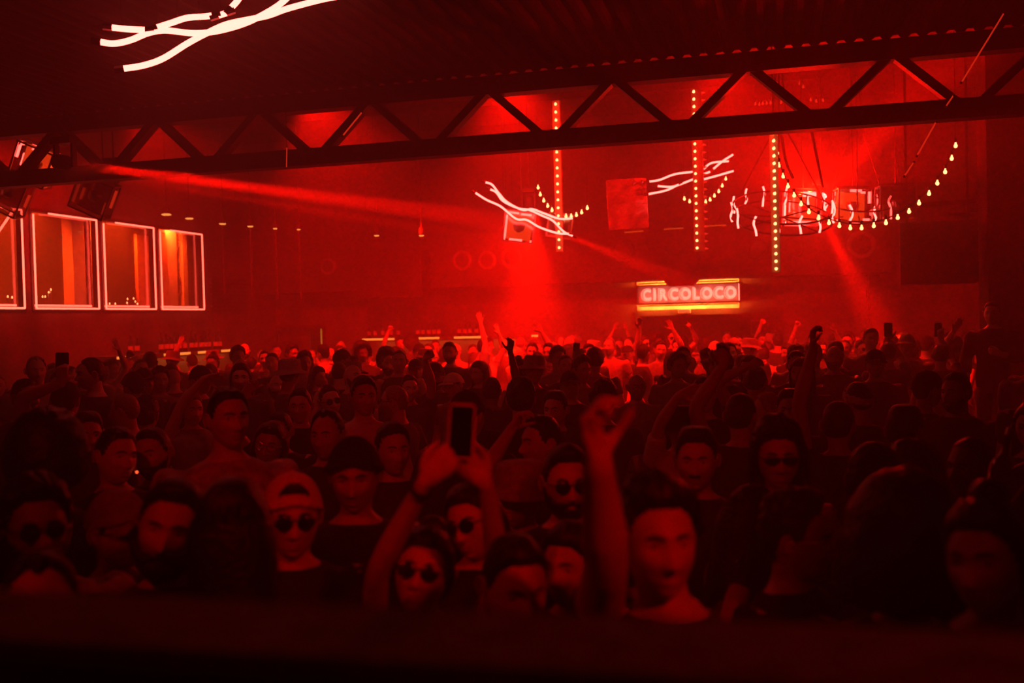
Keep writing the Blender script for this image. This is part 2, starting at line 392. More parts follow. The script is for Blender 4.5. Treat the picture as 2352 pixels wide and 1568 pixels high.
# ================================================================== truss
tz0, tz1 = 3.93, 4.50
t = empty('roof_truss', (0, YT, tz0), 'long black steel roof truss with zigzag diagonals crossing the room', 'truss')
MB().box2((-12, -.09, -.09), (6, .09, .09)).obj('bottom_chord', M['truss'], t)
MB().box2((-12, -.09, tz1 - tz0 - .07), (6, .09, tz1 - tz0 + .12)).obj('top_chord', M['truss'], t)
k = -3.515 - 1.312 * 6
while k < 5.6:
    for s in (-1, 1):
        MB().bar((k + s * .06, 0, .02), (k + s * .656, 0, tz1 - tz0), .08, .13, (0, 1, 0)).obj('diagonal', M['truss'], t)
    k += 1.312

# ================================================================== sign over the doorway
sp = at_y(1580, 674, YB - .22); SWd, SHt = 1.93, .335
s_ = empty('neon_sign', (sp[0], YB - .22, sp[2]), 'glowing neon sign reading CIRCOLOCO in a clear box above the doorway', 'sign')
ba, bb = at_y(1464, 722, YB - .05), at_y(1697, 634, YB - .05)
MB().box2((ba[0] - sp[0], .17, DZ - sp[2] + .11), (bb[0] - sp[0], .21, bb[2] - sp[2])).obj('backboard', M['board'], s_)
for a, b in (((-SWd / 2, -.06, -SHt / 2 - .03), (SWd / 2, .12, -SHt / 2)), ((-SWd / 2, -.06, SHt / 2), (SWd / 2, .12, SHt / 2 + .02)), ((-SWd / 2 - .02, -.06, -SHt / 2), (-SWd / 2, .12, SHt / 2)), ((SWd / 2, -.06, -SHt / 2 - .02), (SWd / 2 + .03, .12, SHt / 2 + .02))):
    MB().box2(a, b).obj('case_edge', M['wood'], s_)
MB().tube([(SWd / 2 - .01, -.04, -SHt / 2 + .01), (SWd / 2 - .01, -.04, SHt / 2 - .01)], .008).obj('end_tube', M['sign'], s_)
MB().box2((-SWd / 2 + .005, .095, -SHt / 2), (SWd / 2 - .005, .1, SHt / 2)).obj('back_panel', M['board'], s_)
l = lamp('AREA', (sp[0], YB - .275, sp[2] - SHt / 2 + .015), PW['sign'] * .025, s_, SWd * .95, (1, .12, .01), aim=(sp[0], YB - .12, sp[2])); l.data.shape = 'RECTANGLE'; l.data.size_y = .015  # area lamp added to light the back panel for the letters
def glyph_mesh(ch, size, bev):
    cu = bpy.data.curves.new('glyph', 'FONT'); cu.body = ch; cu.size = size; cu.fill_mode = 'NONE'; cu.bevel_depth = bev; cu.bevel_resolution = 1; cu.resolution_u = 4
    cu.align_x = 'CENTER'
    ob = bpy.data.objects.new('glyph', cu); COL.objects.link(ob); bpy.context.view_layer.update()
    me = bpy.data.meshes.new_from_object(ob.evaluated_get(bpy.context.evaluated_depsgraph_get()))
    bpy.data.objects.remove(ob); bpy.data.curves.remove(cu)
    me.materials.clear(); me.materials.append(M['sign']); return me
word = 'CIRCOLOCO'; wid = dict(C=1.05, I=.5, R=1.0, O=1.12, L=.85); tot = sum(wid[c] for c in word); x = -SWd / 2 + .06; step = (SWd - .12) / tot
GM = {c: glyph_mesh(c, .335, .0042) for c in 'CIROL'}
for c in word:
    cx = x + wid[c] * step / 2; x += wid[c] * step
    o = put('letter', GM[c], s_, loc=(cx, -.02, -.118)); o.rotation_euler.x = R(90); o.scale = (.9, 1, 1)
    for sc_, dy in ((.84, .03), (.7, .07)):  # smaller glowing copies modelled as the letter's mirror reflections
        i_ = put('reflection_outline', GM[c], o, loc=(.012, .118 * (1 - sc_), -dy)); i_.scale = (sc_ * .98, sc_, 1)
for zz in (-SHt / 2 - .05, SHt / 2 + .05):  # strip lamps added above and below the case to light the board
    MB().box2((-SWd / 2 + .03, -.055, zz - .012), (SWd / 2 - .03, -.03, zz + .012)).obj('added_light_strip', M['black'], s_)
    l = lamp('AREA', (sp[0], YB - .24, sp[2] + zz), PW['sign'], s_, SWd * .95, (1, .12, .012), aim=(sp[0], YB, sp[2] + zz * .9)); l.data.shape = 'RECTANGLE'; l.data.size_y = .03
p = at_y(1572, 713, YB - .12)
o = empty('exit_light', p, 'small pale emergency light box on the board under the neon sign', 'light box')
MB().box2((-.12, -.04, -.05), (.12, .06, .05)).obj('casing', M['board'], o)
MB().box2((-.1, -.045, -.035), (.1, -.041, .02)).obj('lens', mat('exit lens glow', RED, emit=(1, .25, .08), power=.8), o)
for s in (-1, 1):
    MB().tube([(s * .08, 0, -.05), (s * .08, 0, -.08), (s * .05, 0, -.1)], .008).obj('clip', M['metal'], o)

# ================================================================== wave neon tubes
def wave_neon(lines, depth_of, rad, label, lift=.0, gaps=True):
    pts = [spline([depth_of(x, y) for x, y in ln], 8) for ln in lines]
    base = pts[0][0]
    o = empty('wave_neon', base, label, 'neon light', 'wave neon lights')
    for p in pts:
        MB().tube(p - base, rad, 8).obj('tube', M['neon'], o, smooth=True)
        for e, q in ((p[0], p[1]), (p[-1], p[-2])):
            d = (e - q) / np.linalg.norm(e - q)
            MB().tube([e - base - d * .01, e - base + d * .05], rad * 1.15, 8).obj('end_cap', M['black'], o)
        m = p[len(p) // 3]
        MB().tube([m - base, (m - base) + np.array((.0, .0, (ZC if m[1] < YT else ZC2) - m[2]))], .003, 5).obj('hanger', M['truss'], o)
    return o
nd = lambda x, y: at(x, y, 6.9 + (x - 500) * .0006)
wave_neon([[(228, 96), (262, 100), (300, 92), (340, 76), (380, 70), (440, 76), (490, 73), (550, 58), (600, 36), (650, 4), (690, -40), (725, -90)],
           [(281, 158), (330, 150), (375, 134), (430, 100), (475, 76), (520, 56), (570, 45), (615, 36), (660, 20), (735, 0), (800, -14), (860, -40)],
           [(254, 63), (295, 67), (337, 69)], [(358, 64), (395, 52), (430, 41), (470, 38), (490, 35)], [(498, 37), (523, 29)], [(529, 20), (548, -2), (570, -40)]],
          nd, .0215, 'large glowing wave of three neon tubes hanging under the dark low ceiling')
m1 = lambda x, y: at(x, y, 13.6)
wave_neon([[(1114, 418), (1130, 424), (1146, 444), (1165, 464), (1200, 482), (1222, 480), (1250, 490), (1285, 502), (1317, 501)],
           [(1125, 434), (1140, 442), (1156, 462), (1190, 478), (1215, 482), (1245, 495), (1270, 507), (1295, 532), (1317, 542)],
           [(1091, 442), (1118, 459), (1150, 474), (1185, 502), (1210, 505), (1240, 522), (1280, 535), (1308, 537)]],
          m1, .014, 'wave of three thin neon tubes sloping down past the first bulb post')
m2 = lambda x, y: at(x, y, 14.0)
wave_neon([[(1490, 417), (1515, 413), (1550, 400), (1595, 394)], [(1509, 427), (1540, 429), (1560, 424), (1596, 410)], [(1488, 446), (1530, 437), (1560, 423)],
           [(1615, 389), (1635, 374), (1675, 370)], [(1615, 400), (1632, 394)], [(1637, 389), (1660, 370), (1685, 354)], [(1615, 412), (1645, 404), (1686, 392)]],
          m2, .014, 'wave of three thin neon tubes rising behind the second bulb post')

# ================================================================== bulb posts and festoons
def bulb_mesh(r):
    return MB().lathe([(r * .45, r * 1.9), (r * .5, r * 1.1), (r * .95, r * .3), (r, -.2 * r), (r * .7, -.85 * r), (r * .2, -1.08 * r)], n=8).mesh('bulb', M['bulb'], True)
BULB = bulb_mesh(.021); BULB_S = bulb_mesh(.019); BULB_D = bulb_mesh(.018); BULB_D.materials[0] = M['bulb_dim']
socket_me = MB().lathe([(.014, .045), (.016, .085)], n=8).mesh('socket', M['black'])
def bulb_post(x, ytop, xb, ybot, depth, n, label, side=False):
    a = at(x, ytop, depth); b = at(xb, ybot, depth); z0, z1 = b[2], a[2]
    o = empty('bulb_post', (b[0], b[1], z0), label, 'light post', 'hanging bulb posts')
    w_ = .05 if not side else .07
    MB().box2((-w_, -.02, 0), (w_, .06, z1 - z0)).obj('post', M['wood'] if side else mat('brown wooden post', (.25, .16, .1), .6), o)
    MB().tube([(0, .02, z1 - z0), (0, .02, ZC2 - z0)], .008, 6).obj('hanger_rod', M['truss'], o)
    for k in range(n):
        q = put('bulb', BULB_S, o, loc=(-(.03 if side else 0), -.045, (k + .5) * (z1 - z0) / n)); q.rotation_euler = (R(75), 0, R(10))
        if side:
            q = put('side_bulb', BULB_D, o, loc=(.085, .02, (k + .4) * (z1 - z0) / n)); q.rotation_euler = (R(90), 0, R(90))
    return o
bulb_post(1277, 233, 1286, 578, 13.9, 19, 'tall post lined with small glowing bulbs beside the sloping wave neon')
bulb_post(1599, 205, 1607, 578, 13.7, 22, 'thick dark post with bulbs on two sides, in front of the rising wave neon', True)
bulb_post(1779, 300, 1783, 626, 11.9, 19, 'post of small bulbs hanging through the wheel chandelier')
def festoon(px, depth, label, mesh=BULB_S, d2=None):
    d2 = d2 or depth
    P3 = np.array([at(x, y, depth + (d2 - depth) * i / max(1, len(px) - 1)) for i, (x, y) in enumerate(px)])
    o = empty('bulb_garland', P3[0], label, 'string light', 'garlands of bulbs')
    L = spline(P3 + np.array((0, 0, .05)), 5) - P3[0]
    MB().tube(L, .007, 6).obj('cable', M['black'], o)
    for e in (L[0], L[-1]): MB().tube([e, (e[0], e[1], ZC2 - P3[0][2])], .003, 5).obj('hanging_wire', M['truss'], o)
    for p in P3:
        put('bulb', mesh, o, loc=p - P3[0]); put('socket', socket_me, o, loc=p - P3[0])
festoon([(1236, 431), (1241, 447), (1249, 461), (1258, 473), (1268, 483), (1278, 490), (1291, 495), (1300, 497), (1312, 497), (1324, 494), (1336, 488), (1349, 478)], 14.2, 'short curved garland of bulbs crossing the first bulb post', BULB)
festoon([(1572, 457), (1584, 463), (1596, 465), (1621, 464), (1631, 459), (1641, 450), (1651, 440), (1659, 427), (1667, 411)], 14.1, 'short curved garland of bulbs crossing the thick double sided post')
festoon([(1782, 324), (1785, 352), (1790, 380), (1799, 405), (1810, 428), (1824, 449), (1840, 469), (1858, 487), (1880, 501), (1904, 512), (1928, 519), (1953, 524), (1979, 524), (2007, 519), (2035, 512), (2062, 500), (2088, 486), (2111, 467), (2134, 445), (2153, 421), (2171, 395), (2186, 364), (2195, 335)], 12.0, 'long drooping garland of bulbs swinging from the chandelier up to the dark corner', BULB, 11.2)
festoon([(1735, 239), (1744, 240), (1752, 238), (1761, 238), (1770, 237), (1779, 238), (1790, 236), (1794, 236), (1816, 231), (1820, 236)], 15.5, 'faint row of dim red bulbs high under the rear roof', BULB_D)
festoon([(1836, 183), (1837, 192), (1845, 200), (1862, 230), (1875, 233), (1890, 231)], 15.2, 'faint cluster of dim red bulbs beside a truss diagonal', BULB_D)

# ================================================================== wheel chandeliers
def chandelier(cx, cy, depth, rad, tilt, n, label, lit='neon', clen=.26):
    c0 = at(cx, cy, depth)
    o = empty('wheel_chandelier', c0, label, 'chandelier', 'wheel chandeliers')
    ax = CR.copy(); ax[2] = 0; ax /= np.linalg.norm(ax)
    Rm = np.array(Matrix.Rotation(tilt, 3, Vector(ax)))
    ang = np.linspace(0, 2 * math.pi, 41)
    for dz, rr in ((.07, rad), (-.07, rad * 1.02)):
        MB().tube([Rm @ np.array((rr * math.cos(a), rr * math.sin(a), dz)) for a in ang], .012, 6).obj('hoop', M['truss'], o, smooth=True)
    for k in range(4):
        a = k * math.pi / 4
        MB().tube([Rm @ np.array((s * rad * math.cos(a), s * rad * math.sin(a), -.07)) for s in (-1, 1)], .009, 6).obj('spoke', M['truss'], o)
    for k in range(n):
        a = 2 * math.pi * (k + .35) / n
        b = Rm @ np.array((rad * 1.03 * math.cos(a), rad * 1.03 * math.sin(a), 0))
        j = RNG.uniform(-1, 1, 6) * .022; l = clen * RNG.uniform(.75, 1.1); z0 = RNG.uniform(-.6, -.1) * l
        tb = spline([b + np.array((j[0], 0, z0)), b + np.array((j[1], 0, z0 + l * .3)), b + np.array((j[2], 0, z0 + l * .65)), b + np.array((j[3], 0, z0 + l))], 4)
        MB().tube(tb, .013, 6).obj('candle_tube', M[lit], o)
        MB().bar(Rm @ np.array((rad * math.cos(a), rad * math.sin(a), -.07)), Rm @ np.array((rad * math.cos(a), rad * math.sin(a), .07)), .014, .014).obj('strut', M['truss'], o)
    top = np.array((.0, .1, ZC2 - c0[2]))
    for a in (.6, 2.7, 4.6):
        MB().tube([Rm @ np.array((rad * math.cos(a), rad * math.sin(a), .07)), top * .45 + np.array((.12 * math.cos(a), .12 * math.sin(a), 0)), top], .01, 6).obj('suspension_cable', M['truss'], o)
    return o
chandelier(1796, 487, 12.9, .63, R(26), 14, 'large tilted wheel chandelier ringed with short glowing candle tubes')
chandelier(1972, 478, 13.6, .42, R(22), 9, 'smaller wheel chandelier beside the brightest light box', 'neon', .22)

# ================================================================== light boxes and beam lamps
def light_box(cx, cy, depth, size, rot, label, power, edges='strobe', face=None, hot=None, n_edges=(0, 3, 5, 8, 10)):
    c0 = at(cx, cy, depth); o = empty('light_box', c0, label, 'stage light', 'square stage light boxes')
    o.rotation_euler = rot; h = size / 2; hy = h * .55
    P_ = [np.array((sx * h, sy * hy, sz * h)) for sx in (-1, 1) for sy in (-1, 1) for sz in (-1, 1)]
    E = [(0, 1), (2, 3), (4, 5), (6, 7), (0, 2), (1, 3), (4, 6), (5, 7), (0, 4), (1, 5), (2, 6), (3, 7)]
    for i, (a, b) in enumerate(E):
        MB().bar(P_[a], P_[b], .022, .022).obj('frame_edge', M['metal'], o)
        if i in n_edges:
            d = P_[b] - P_[a]; u0, u1 = sorted(RNG.uniform(.08, .92, 2)); u1 = max(u1, u0 + .35)
            off = -.028 * np.sign(P_[a] + P_[b]) * np.array((1, 1, 1))
            MB().bar(P_[a] + d * u0 + off, P_[a] + d * min(u1, .95) + off, .018, .03).obj('light_strip', M[edges], o)
    for sy in (-1, 1):
        MB().box((0, sy * hy, 0), (h - .012, .003, h - .012)).obj('clear_panel', M['acrylic'], o)
    MB().lathe([(.02, -.08), (.07, -.05), (.09, .02), (.08, .05)], n=14).obj('lamp_cup', M['metal'], o)
    if power: MB().box((0, hy * .75, 0), (h - .03, .006, h - .03)).obj('diffuser', M['diffuser'], o)
    if hot: MB().box((h * .35, -hy * .5, h * .8), (h * .38, .02, h * .13)).obj('hot_plate', M['hot'], o)
    MB().tube([(0, 0, h), (0, 0, h + .12)], .012, 6).obj('stem', M['truss'], o)
    Mi = np.array(Matrix.Rotation(0, 3, 'X')); Rw = np.array(o.rotation_euler.to_matrix()); zt = (ZC2 if c0[1] > YT else ZC) - c0[2]
    MB().tube([(0, 0, h + .1), Rw.T @ (Rw @ np.array((0, 0, h + .1)) * np.array((1, 1, 0)) + np.array((0, 0, zt)))], .008, 6).obj('drop_rod', M['truss'], o)
    MB().bar((-h, 0, h + .03), (h, 0, h + .03), .04, .03).obj('yoke', M['truss'], o)
    if power:
        l = lamp('POINT' if hot else 'SPOT', c0, power, o, .05, RED, None, None if hot else R(176), .9); l.location = (0, hy * .85, h * .2); l.rotation_euler = (R(14), 0, 0)
        if hot: l.location = (h * .35, -hy * .9, h * .95)
    return o
light_box(1192, 521, 14.6, .44, (R(4), R(8), R(16)), 'tilted bright light box under the sloping wave neon', PW['box_mid'], n_edges=(0, 1, 4, 5, 8, 9, 6, 11))
light_box(1285, 518, 15.2, .36, (R(4), R(10), R(16)), 'dim tilted light box behind the first bulb post', 0, 'neon_dim')
light_box(1842, 478, 13.8, .46, (R(0), R(3), R(14)), 'dazzling light box glowing inside the large chandelier wheel', PW['box_chand'], hot=True, n_edges=(0, 1, 5, 8, 4, 10))
light_box(1958, 473, 13.4, .44, (R(0), R(2), R(14)), 'bright light box inside the smaller chandelier wheel', PW['box_side'], n_edges=(9, 6, 8, 2, 11, 4))
light_box(2058, 468, 13.4, .46, (R(0), R(0), R(10)), 'unlit dark light box past the smaller chandelier', 0, 'neon_dim', n_edges=(6, 0))
light_box(80, 378, 12.8, .46, (R(12), R(24), R(20)), 'tilted bright light box above the first lounge window', PW['box_left'], n_edges=(0, 1, 5, 9, 4, 8))
light_box(18, 440, 12.9, .5, (R(10), R(28), R(20)), 'light box cut by the picture edge above the first lounge window', 0, 'neon_dim')
light_box(218, 450, 13.0, .46, (R(12), R(26), R(18)), 'dim slanted light box hanging above the second lounge window', 0, 'neon_dim', n_edges=(0, 1, 5, 2, 3))
# hanging dark acrylic picture panel
c0 = at(1441, 468, 15.0); o = empty('acrylic_panel', c0, 'square dark acrylic panel with faint glowing rim hanging before the bulkhead', 'panel'); o.rotation_euler = (R(-2), R(-2), R(14))
hw, hh = .295, .37
MB().box((0, 0, 0), (hw, .012, hh)).obj('sheet', mat('smoky plastic sheet', (.12, .09, .09), .12, scale=6, var=.6, bump=.5), o)
for a, b in (((-hw, 0, -hh), (-hw, 0, hh)), ((hw, 0, -hh), (hw, 0, hh)), ((-hw, 0, hh), (hw, 0, hh)), ((-hw, 0, -hh), (hw, 0, -hh))):
    MB().tube([a, b], .008, 6).obj('rim', mat('clear rim', (.8, .7, .7), .2, .6), o)
g = MB(); 
for k in range(22): g.ell((hw - .06 + RNG.uniform(-.14, .06), -.03 + RNG.uniform(-.02, .02), hh - .14 + RNG.uniform(-.1, .1)), tuple(RNG.uniform(.012, .03, 3)), 6, 4)
g.obj('crumpled_foil', M['metal'], o)
for s in (-1, 1): MB().tube([(s * hw * .8, 0, hh), (s * hw * .8, 0, ZC2 - c0[2])], .004, 5).obj('wire', M['truss'], o)
for k, (x0, x1, y) in enumerate(((1435, 1478, 530), (1525, 1570, 523), (1620, 1668, 516))):
    a = at(x0, y, 16.4); b = at(x1, y - 3, 16.4); o = empty('strip_lamp', (a + b) / 2, f'short dim strip lamp on the bulkhead, {("under the acrylic panel", "between the panel and thick post", "past the thick post")[k]}', 'lamp', 'strip lamps on the bulkhead')
    d = (b - a) / 2
    MB().bar(-d, d, .05, .05).obj('housing', M['black'], o)
    MB().bar(-d + np.array((0, -.03, -.028)), d + np.array((0, -.03, -.028)), .02, .02).obj('lens', mat('strip lamp glow', RED, emit=(1, .1, .01), power=.55), o)
    MB().tube([(0, 0, .02), (0, .25, .02), (0, YB - .62 - o.location.y, .4)], .012, 6).obj('arm', M['truss'], o)

def moving_head(pos, aim, power, label, spot=R(4), rad=.05, blend=.3):
    pos = np.array(pos); aim = np.array(aim); o = empty('moving_head', pos, label, 'stage light', 'moving head beam lamps')
    o.scale = (.62,) * 3; d = (aim - pos) / np.linalg.norm(aim - pos); q = Vector(d).to_track_quat('Z', 'Y').to_matrix()
    rot = np.array(q)
    MB().lathe([(.06, -.22), (.11, -.18), (.12, .02), (.1, .1)], n=18, rot=rot).obj('head', M['black'], o, smooth=True)
    MB().lathe([(.085, .101), (.085, .106)], n=18, rot=rot).obj('lens', M['hot'], o)
    for s in (-1, 1):
        MB().box((s * .16, 0, .12), (.02, .05, .2)).obj('yoke_arm', M['black'], o)
    MB().box((0, 0, .34), (.18, .12, .05)).obj('base', M['black'], o)
    MB().tube([(0, 0, .39), (0, 0, .55)], .02, 8).obj('clamp', M['truss'], o)
    l = lamp('SPOT', pos + d * .13, power, o, rad, RED, aim, spot, blend); l.location = tuple(d * .13)
    MB().tube([(0, 0, .5), (0, 0, ((ZC2 if pos[1] > YT else ZC) - pos[2]) / .62)], .014, 6).obj('drop_rod', M['truss'], o)
    return o
moving_head(at(150, 374, 9.72), at(1190, 512, 19), PW['beam'], 'beam lamp at the edge above the lounge windows, aimed at the middle', R(2.6))
moving_head(at(262, 408, 12.6), at(1190, 560, 19), PW['beam'] * .35, 'beam lamp above the second lounge window', R(2.0))
moving_head(at(1215, 470, 14.9), at(1225, 1200, 15.6), PW['beam'] * .026, 'beam lamp behind the sloping wave neon shining straight down', R(52), .04, 1.0)
moving_head(at(1885, 455, 14.2), at(2120, 190, 12.6), PW['beam'] * .02, 'beam lamp by the chandelier shining up toward the dark corner', R(24), .04, 1.0)
moving_head(at(1890, 500, 14.4), at(2030, 780, 15.5), PW['beam'] * .035, 'beam lamp under the chandelier shining down onto the crowd', R(20), .04, 1.0)
moving_head(at(1290, 535, 15.5), at(1700, 700, 16.8), PW['beam'] * .05, 'beam lamp behind the first bulb post aimed along the wall toward the sign', R(9), .04)
# red flood lamps added behind the truss to light the rear haze
for k, X in enumerate((-8.4, -5.8, -3.2, -.6)):
    pos = np.array((X, 11.7, 5.25)); o = empty('added_flood_lamp', pos, f'added red flood lamp under the rear roof behind the truss, {("first", "second", "third", "fourth")[k]} from the lounge windows', 'stage light', 'added flood lamps behind the truss')
    d = nrm((0, .70, -.71)); rot = np.array(Vector(d).to_track_quat('Z', 'Y').to_matrix())
    MB().lathe([(.05, -.2), (.1, -.15), (.13, .05), (.13, .1)], n=14, rot=rot).obj('can', M['black'], o)
    MB().lathe([(.11, .06), (.11, .065)], n=14, rot=rot).obj('lens', M['neon_dim'], o)
    MB().tube([(0, 0, .1), (0, 0, ZC2 - 5.25)], .015, 6).obj('clamp', M['truss'], o)
    lamp('SPOT', pos + d * .14, PW['wash'] * (.36, .85, 1.15, .5)[k], o, .1, RED, pos + d, R(96), .6)

# small warm downlights along the lounge-side beam
DL = [(382, 492, 1.5), (435, 501, 1.2), (511, 513, 1), (575, 519, .8), (632, 524, .5), (686, 526, .4), (865, 540, .7), (968, 540, .7)]
for k, (x, y, s) in enumerate(DL):
    p = at(x, y, 17.0); o = empty('ceiling_spot', p, f'tiny warm ceiling spot, {wn[k]} in the line past the lounge windows', 'lamp', 'tiny warm ceiling spots')
    MB().lathe([(.05, .12), (.05, .02), (.065, 0)], n=10).obj('can', M['black'], o)
    MB().ell((0, 0, -.005), (.05 * s + .012, .05 * s + .012, .02), 8, 5).obj('lens', mat('warm spot glow', RED, emit=(1, .32, .06), power=2.0), o)
    MB().tube([(0, 0, .12), (0, 0, ZC2 - p[2])], .012, 6).obj('rod', M['truss'], o)
    MB().tube([(0, 0, .03), (.0, .0, -1.2 if 2 <= k <= 5 else -.05)], .02, 6).obj('drop_pipe', M['wall_dark'], o)
# sagging dark cables and thin red tubes at the right
def thin_tube(px, depth, label, m='neon_dim', r=.007, caps=True):
    P3 = [at(x, y, depth) for x, y in px]; b = P3[0]; o = empty('thin_neon', b, label, 'neon light', 'thin red tubes')
    for i in range(0, len(P3) - 1, 2):
        MB().tube([P3[i] - b, P3[i + 1] - b], r, 6).obj('tube', M[m], o)
        for e in (P3[i], P3[i + 1]): MB().ell(e - b, (r * 1.7,) * 3, 6, 4).obj('end_cap', M['black'], o)
    MB().tube([np.array(P3[0]) - b, np.array((P3[0][0], P3[0][1], max(P3[0][2], ZC if P3[0][1] < YT - .05 else ZC2))) - b], .004, 5).obj('wire', M['truss'], o)
thin_tube([(2306, 30), (2208, 190), (2190, 219), (2172, 245), (2150, 280), (2106, 358), (2099, 372), (2077, 405)], 8.6, 'long slanting row of thin red tubes at the dark corner')
thin_tube([(832, 257), (787, 312)], 9.0, 'short faint red tube slanting under the low ceiling')
thin_tube([(659, 337), (658, 386)], 10.6, 'short faint upright red tube below the truss')
for k, ln in enumerate(([(1864, 300), (1876, 360), (1890, 430)], [(1795, 310), (1805, 370), (1822, 410)])):
    p3 = spline([at(x, y, 12.5) for x, y in ln], 6)
    MB().tube(p3, .016, 6).obj('hanging_cable', M['truss'], label=('thick dark cable running down to the bright chandelier light', 'curved dark cable hanging beside the bulb post in the chandelier')[k], cat='cable', group='hanging cables')

# ================================================================== bars and bottles
def bar_shelf(pa, pb, depth_, label, segs):
    pa = np.array(pa); pb = np.array(pb); o = empty('bar_shelf', pa, label, 'bar')
    d = (pb - pa); L = np.linalg.norm(d[:2]); ang = math.atan2(d[1], d[0]); o.rotation_euler.z = ang
    MB().box2((0, 0, -.05), (L, depth_, 0)).obj('shelf_top', M['wood'], o)
    MB().box2((0, .06, -pa[2]), (L, depth_, -.05)).obj('bar_front', M['wall_dark'], o)
    for a, b in segs:
        MB().box2((a * L, -.015, -.045), (b * L, 0, -.005)).obj('glow_strip', M['strip'], o)
    l = lamp('AREA', pa, PW['bar'], o, L * .8, (1, .2, .03))
    l.location = (L / 2, -.03, -.06); l.data.shape = 'RECTANGLE'; l.data.size_y = .05; l.rotation_euler = (0, 0, 0)
    return o, L
pa = at_y(832, 777, YB - .75); pb = at_y(1236, 773, YB - .75)
bar2, L2 = bar_shelf((pa[0], YB - .75, pa[2]), (pb[0], YB - .75, pa[2]), .5, 'back wall bar shelf with broken glowing orange edge strip', [(0, .19), (.285, .45), (.535, .72), (.965, 1)])
q0 = at_x(268, 822, -9.55); q1 = at_x(548, 800, -9.55)
bar1, L1 = bar_shelf((-9.55, q0[1], q1[2]), (-9.55, q1[1], q1[2]), .5, 'side bar shelf with glowing orange edge strip below the lounge windows', [(0, .09), (.34, .55), (.62, .78), (.83, 1)])
def bottle_mesh(h, r):
    return MB().lathe([(r * .9, 0), (r, .01), (r, h * .55), (r * .8, h * .64), (r * .36, h * .74), (r * .34, h * .95), (r * .42, h * .955), (r * .42, h)], n=10).mesh('bottle', M['bottle'], True)
cap_me = MB().lathe([(.014, 0), (.014, .03)], n=8).mesh('cap', M['metal'])
lab_me = MB().lathe([(.0385, .06), (.0385, .14)], n=10).mesh('paper_label', M['board'])
BM = [bottle_mesh(.3, .037), bottle_mesh(.26, .037), bottle_mesh(.34, .037)]
ORD = 'first second third fourth fifth sixth seventh eighth ninth tenth eleventh twelfth thirteenth fourteenth fifteenth sixteenth seventeenth'.split()
def bottles(xs, ys, fn, where):
    for i, x in enumerate(xs):
        k = i % 3; p = fn(x)
        o = empty('liquor_bottle', p, f'{("dark", "short dark", "tall dark")[k]} liquor bottle on the {where}, {ORD[i]} from the lounge side', 'bottle', f'bottles on the {where}')
        put('glass', BM[k], o); put('cap', cap_me, o, loc=(0, 0, (.3, .26, .34)[k] - .004)); put('paper_label', lab_me, o)
bottles([848, 862, 880, 899, 915, 960, 972, 985, 997, 1008, 1055, 1068, 1080, 1095], 0, lambda x: np.array((at_y(x, 775, YB - .5)[0], YB - .5, pa[2])), 'back wall bar shelf')
bottles([300, 315, 370, 382, 391, 402, 412, 425, 440, 449, 462, 471, 480, 495, 505], 0, lambda x: np.array((-9.8, at_x(x, 790, -9.8)[1], q1[2])), 'side bar shelf')
# warm lit panel beside the service door
a = at_y(701, 756, YB - .03); b = at_y(741, 784, YB - .03)
o = empty('lit_panel', ((a[0] + b[0]) / 2, YB + .75, 0), 'warm yellow lit panel glowing in the service doorway', 'panel')
MB().box2((a[0] - b[0], -.02, 0), (b[0] - a[0], 0, a[2] + .15)).obj('frame', M['black'], o)
MB().box2((-(b[0] - a[0]) / 2 * 1.04, -.03, b[2] - .3), ((b[0] - a[0]) / 2 * 1.04, -.021, a[2] + .0)).obj('screen', M['warm_screen'], o)

# ================================================================== assumed red par lamps and bar, out of view, lighting faces and ledge
pb0 = empty('assumed_lighting_bar', (0, -.35, 4.1), 'assumed steel lighting bar hung over the booth, out of view', 'lighting bar')  # unseen mount, assumed to carry the par lamps
MB().tube([(-2.9, 0, 0), (2.9, 0, 0)], .025, 10).obj('bar', M['truss'], pb0)
for s in (-1, 1): MB().tube([(s * 2.0, 0, 0), (s * 2.0, 0, ZC - 4.1)], .01, 6).obj('drop_rod', M['truss'], pb0)
for k, (X, tg, pw, cone) in enumerate(((-1.9, at(790, 1110, 2.7), 1.0, 36), (1.7, at(1390, 1070, 2.0), 2.6, 27), (-.9, at(560, 930, 5.2), 1.7, 34), (.9, at(1350, 900, 6.5), 2.0, 34))):
    pos = np.array((X, -.35, 3.9)); d = nrm(tg - pos); rot = np.array(Vector(d).to_track_quat('Z', 'Y').to_matrix())
    o = empty('assumed_par_lamp', pos, ('assumed red par lamp at the lounge end of the lighting bar', 'assumed red par lamp at the far end of the lighting bar', 'assumed inner red par lamp on the lounge half of the lighting bar', 'assumed inner red par lamp on the other half of the lighting bar')[k], 'stage light', 'assumed par lamps over the booth')  # unseen lamps assumed as the source of the front light on the crowd
    MB().lathe([(.05, -.18), (.09, -.14), (.1, .06), (.1, .09)], n=14, rot=rot).obj('can', M['black'], o)
    MB().lathe([(.085, .05), (.085, .055)], n=14, rot=rot).obj('lens', M['neon_dim'], o)
    MB().tube([(0, 0, .08), (0, 0, .2)], .012, 6).obj('clamp', M['truss'], o)
    lamp('SPOT', pos + d * .12, PW['par'] * pw, o, .08, RED, pos + d, R(cone), 1.0)

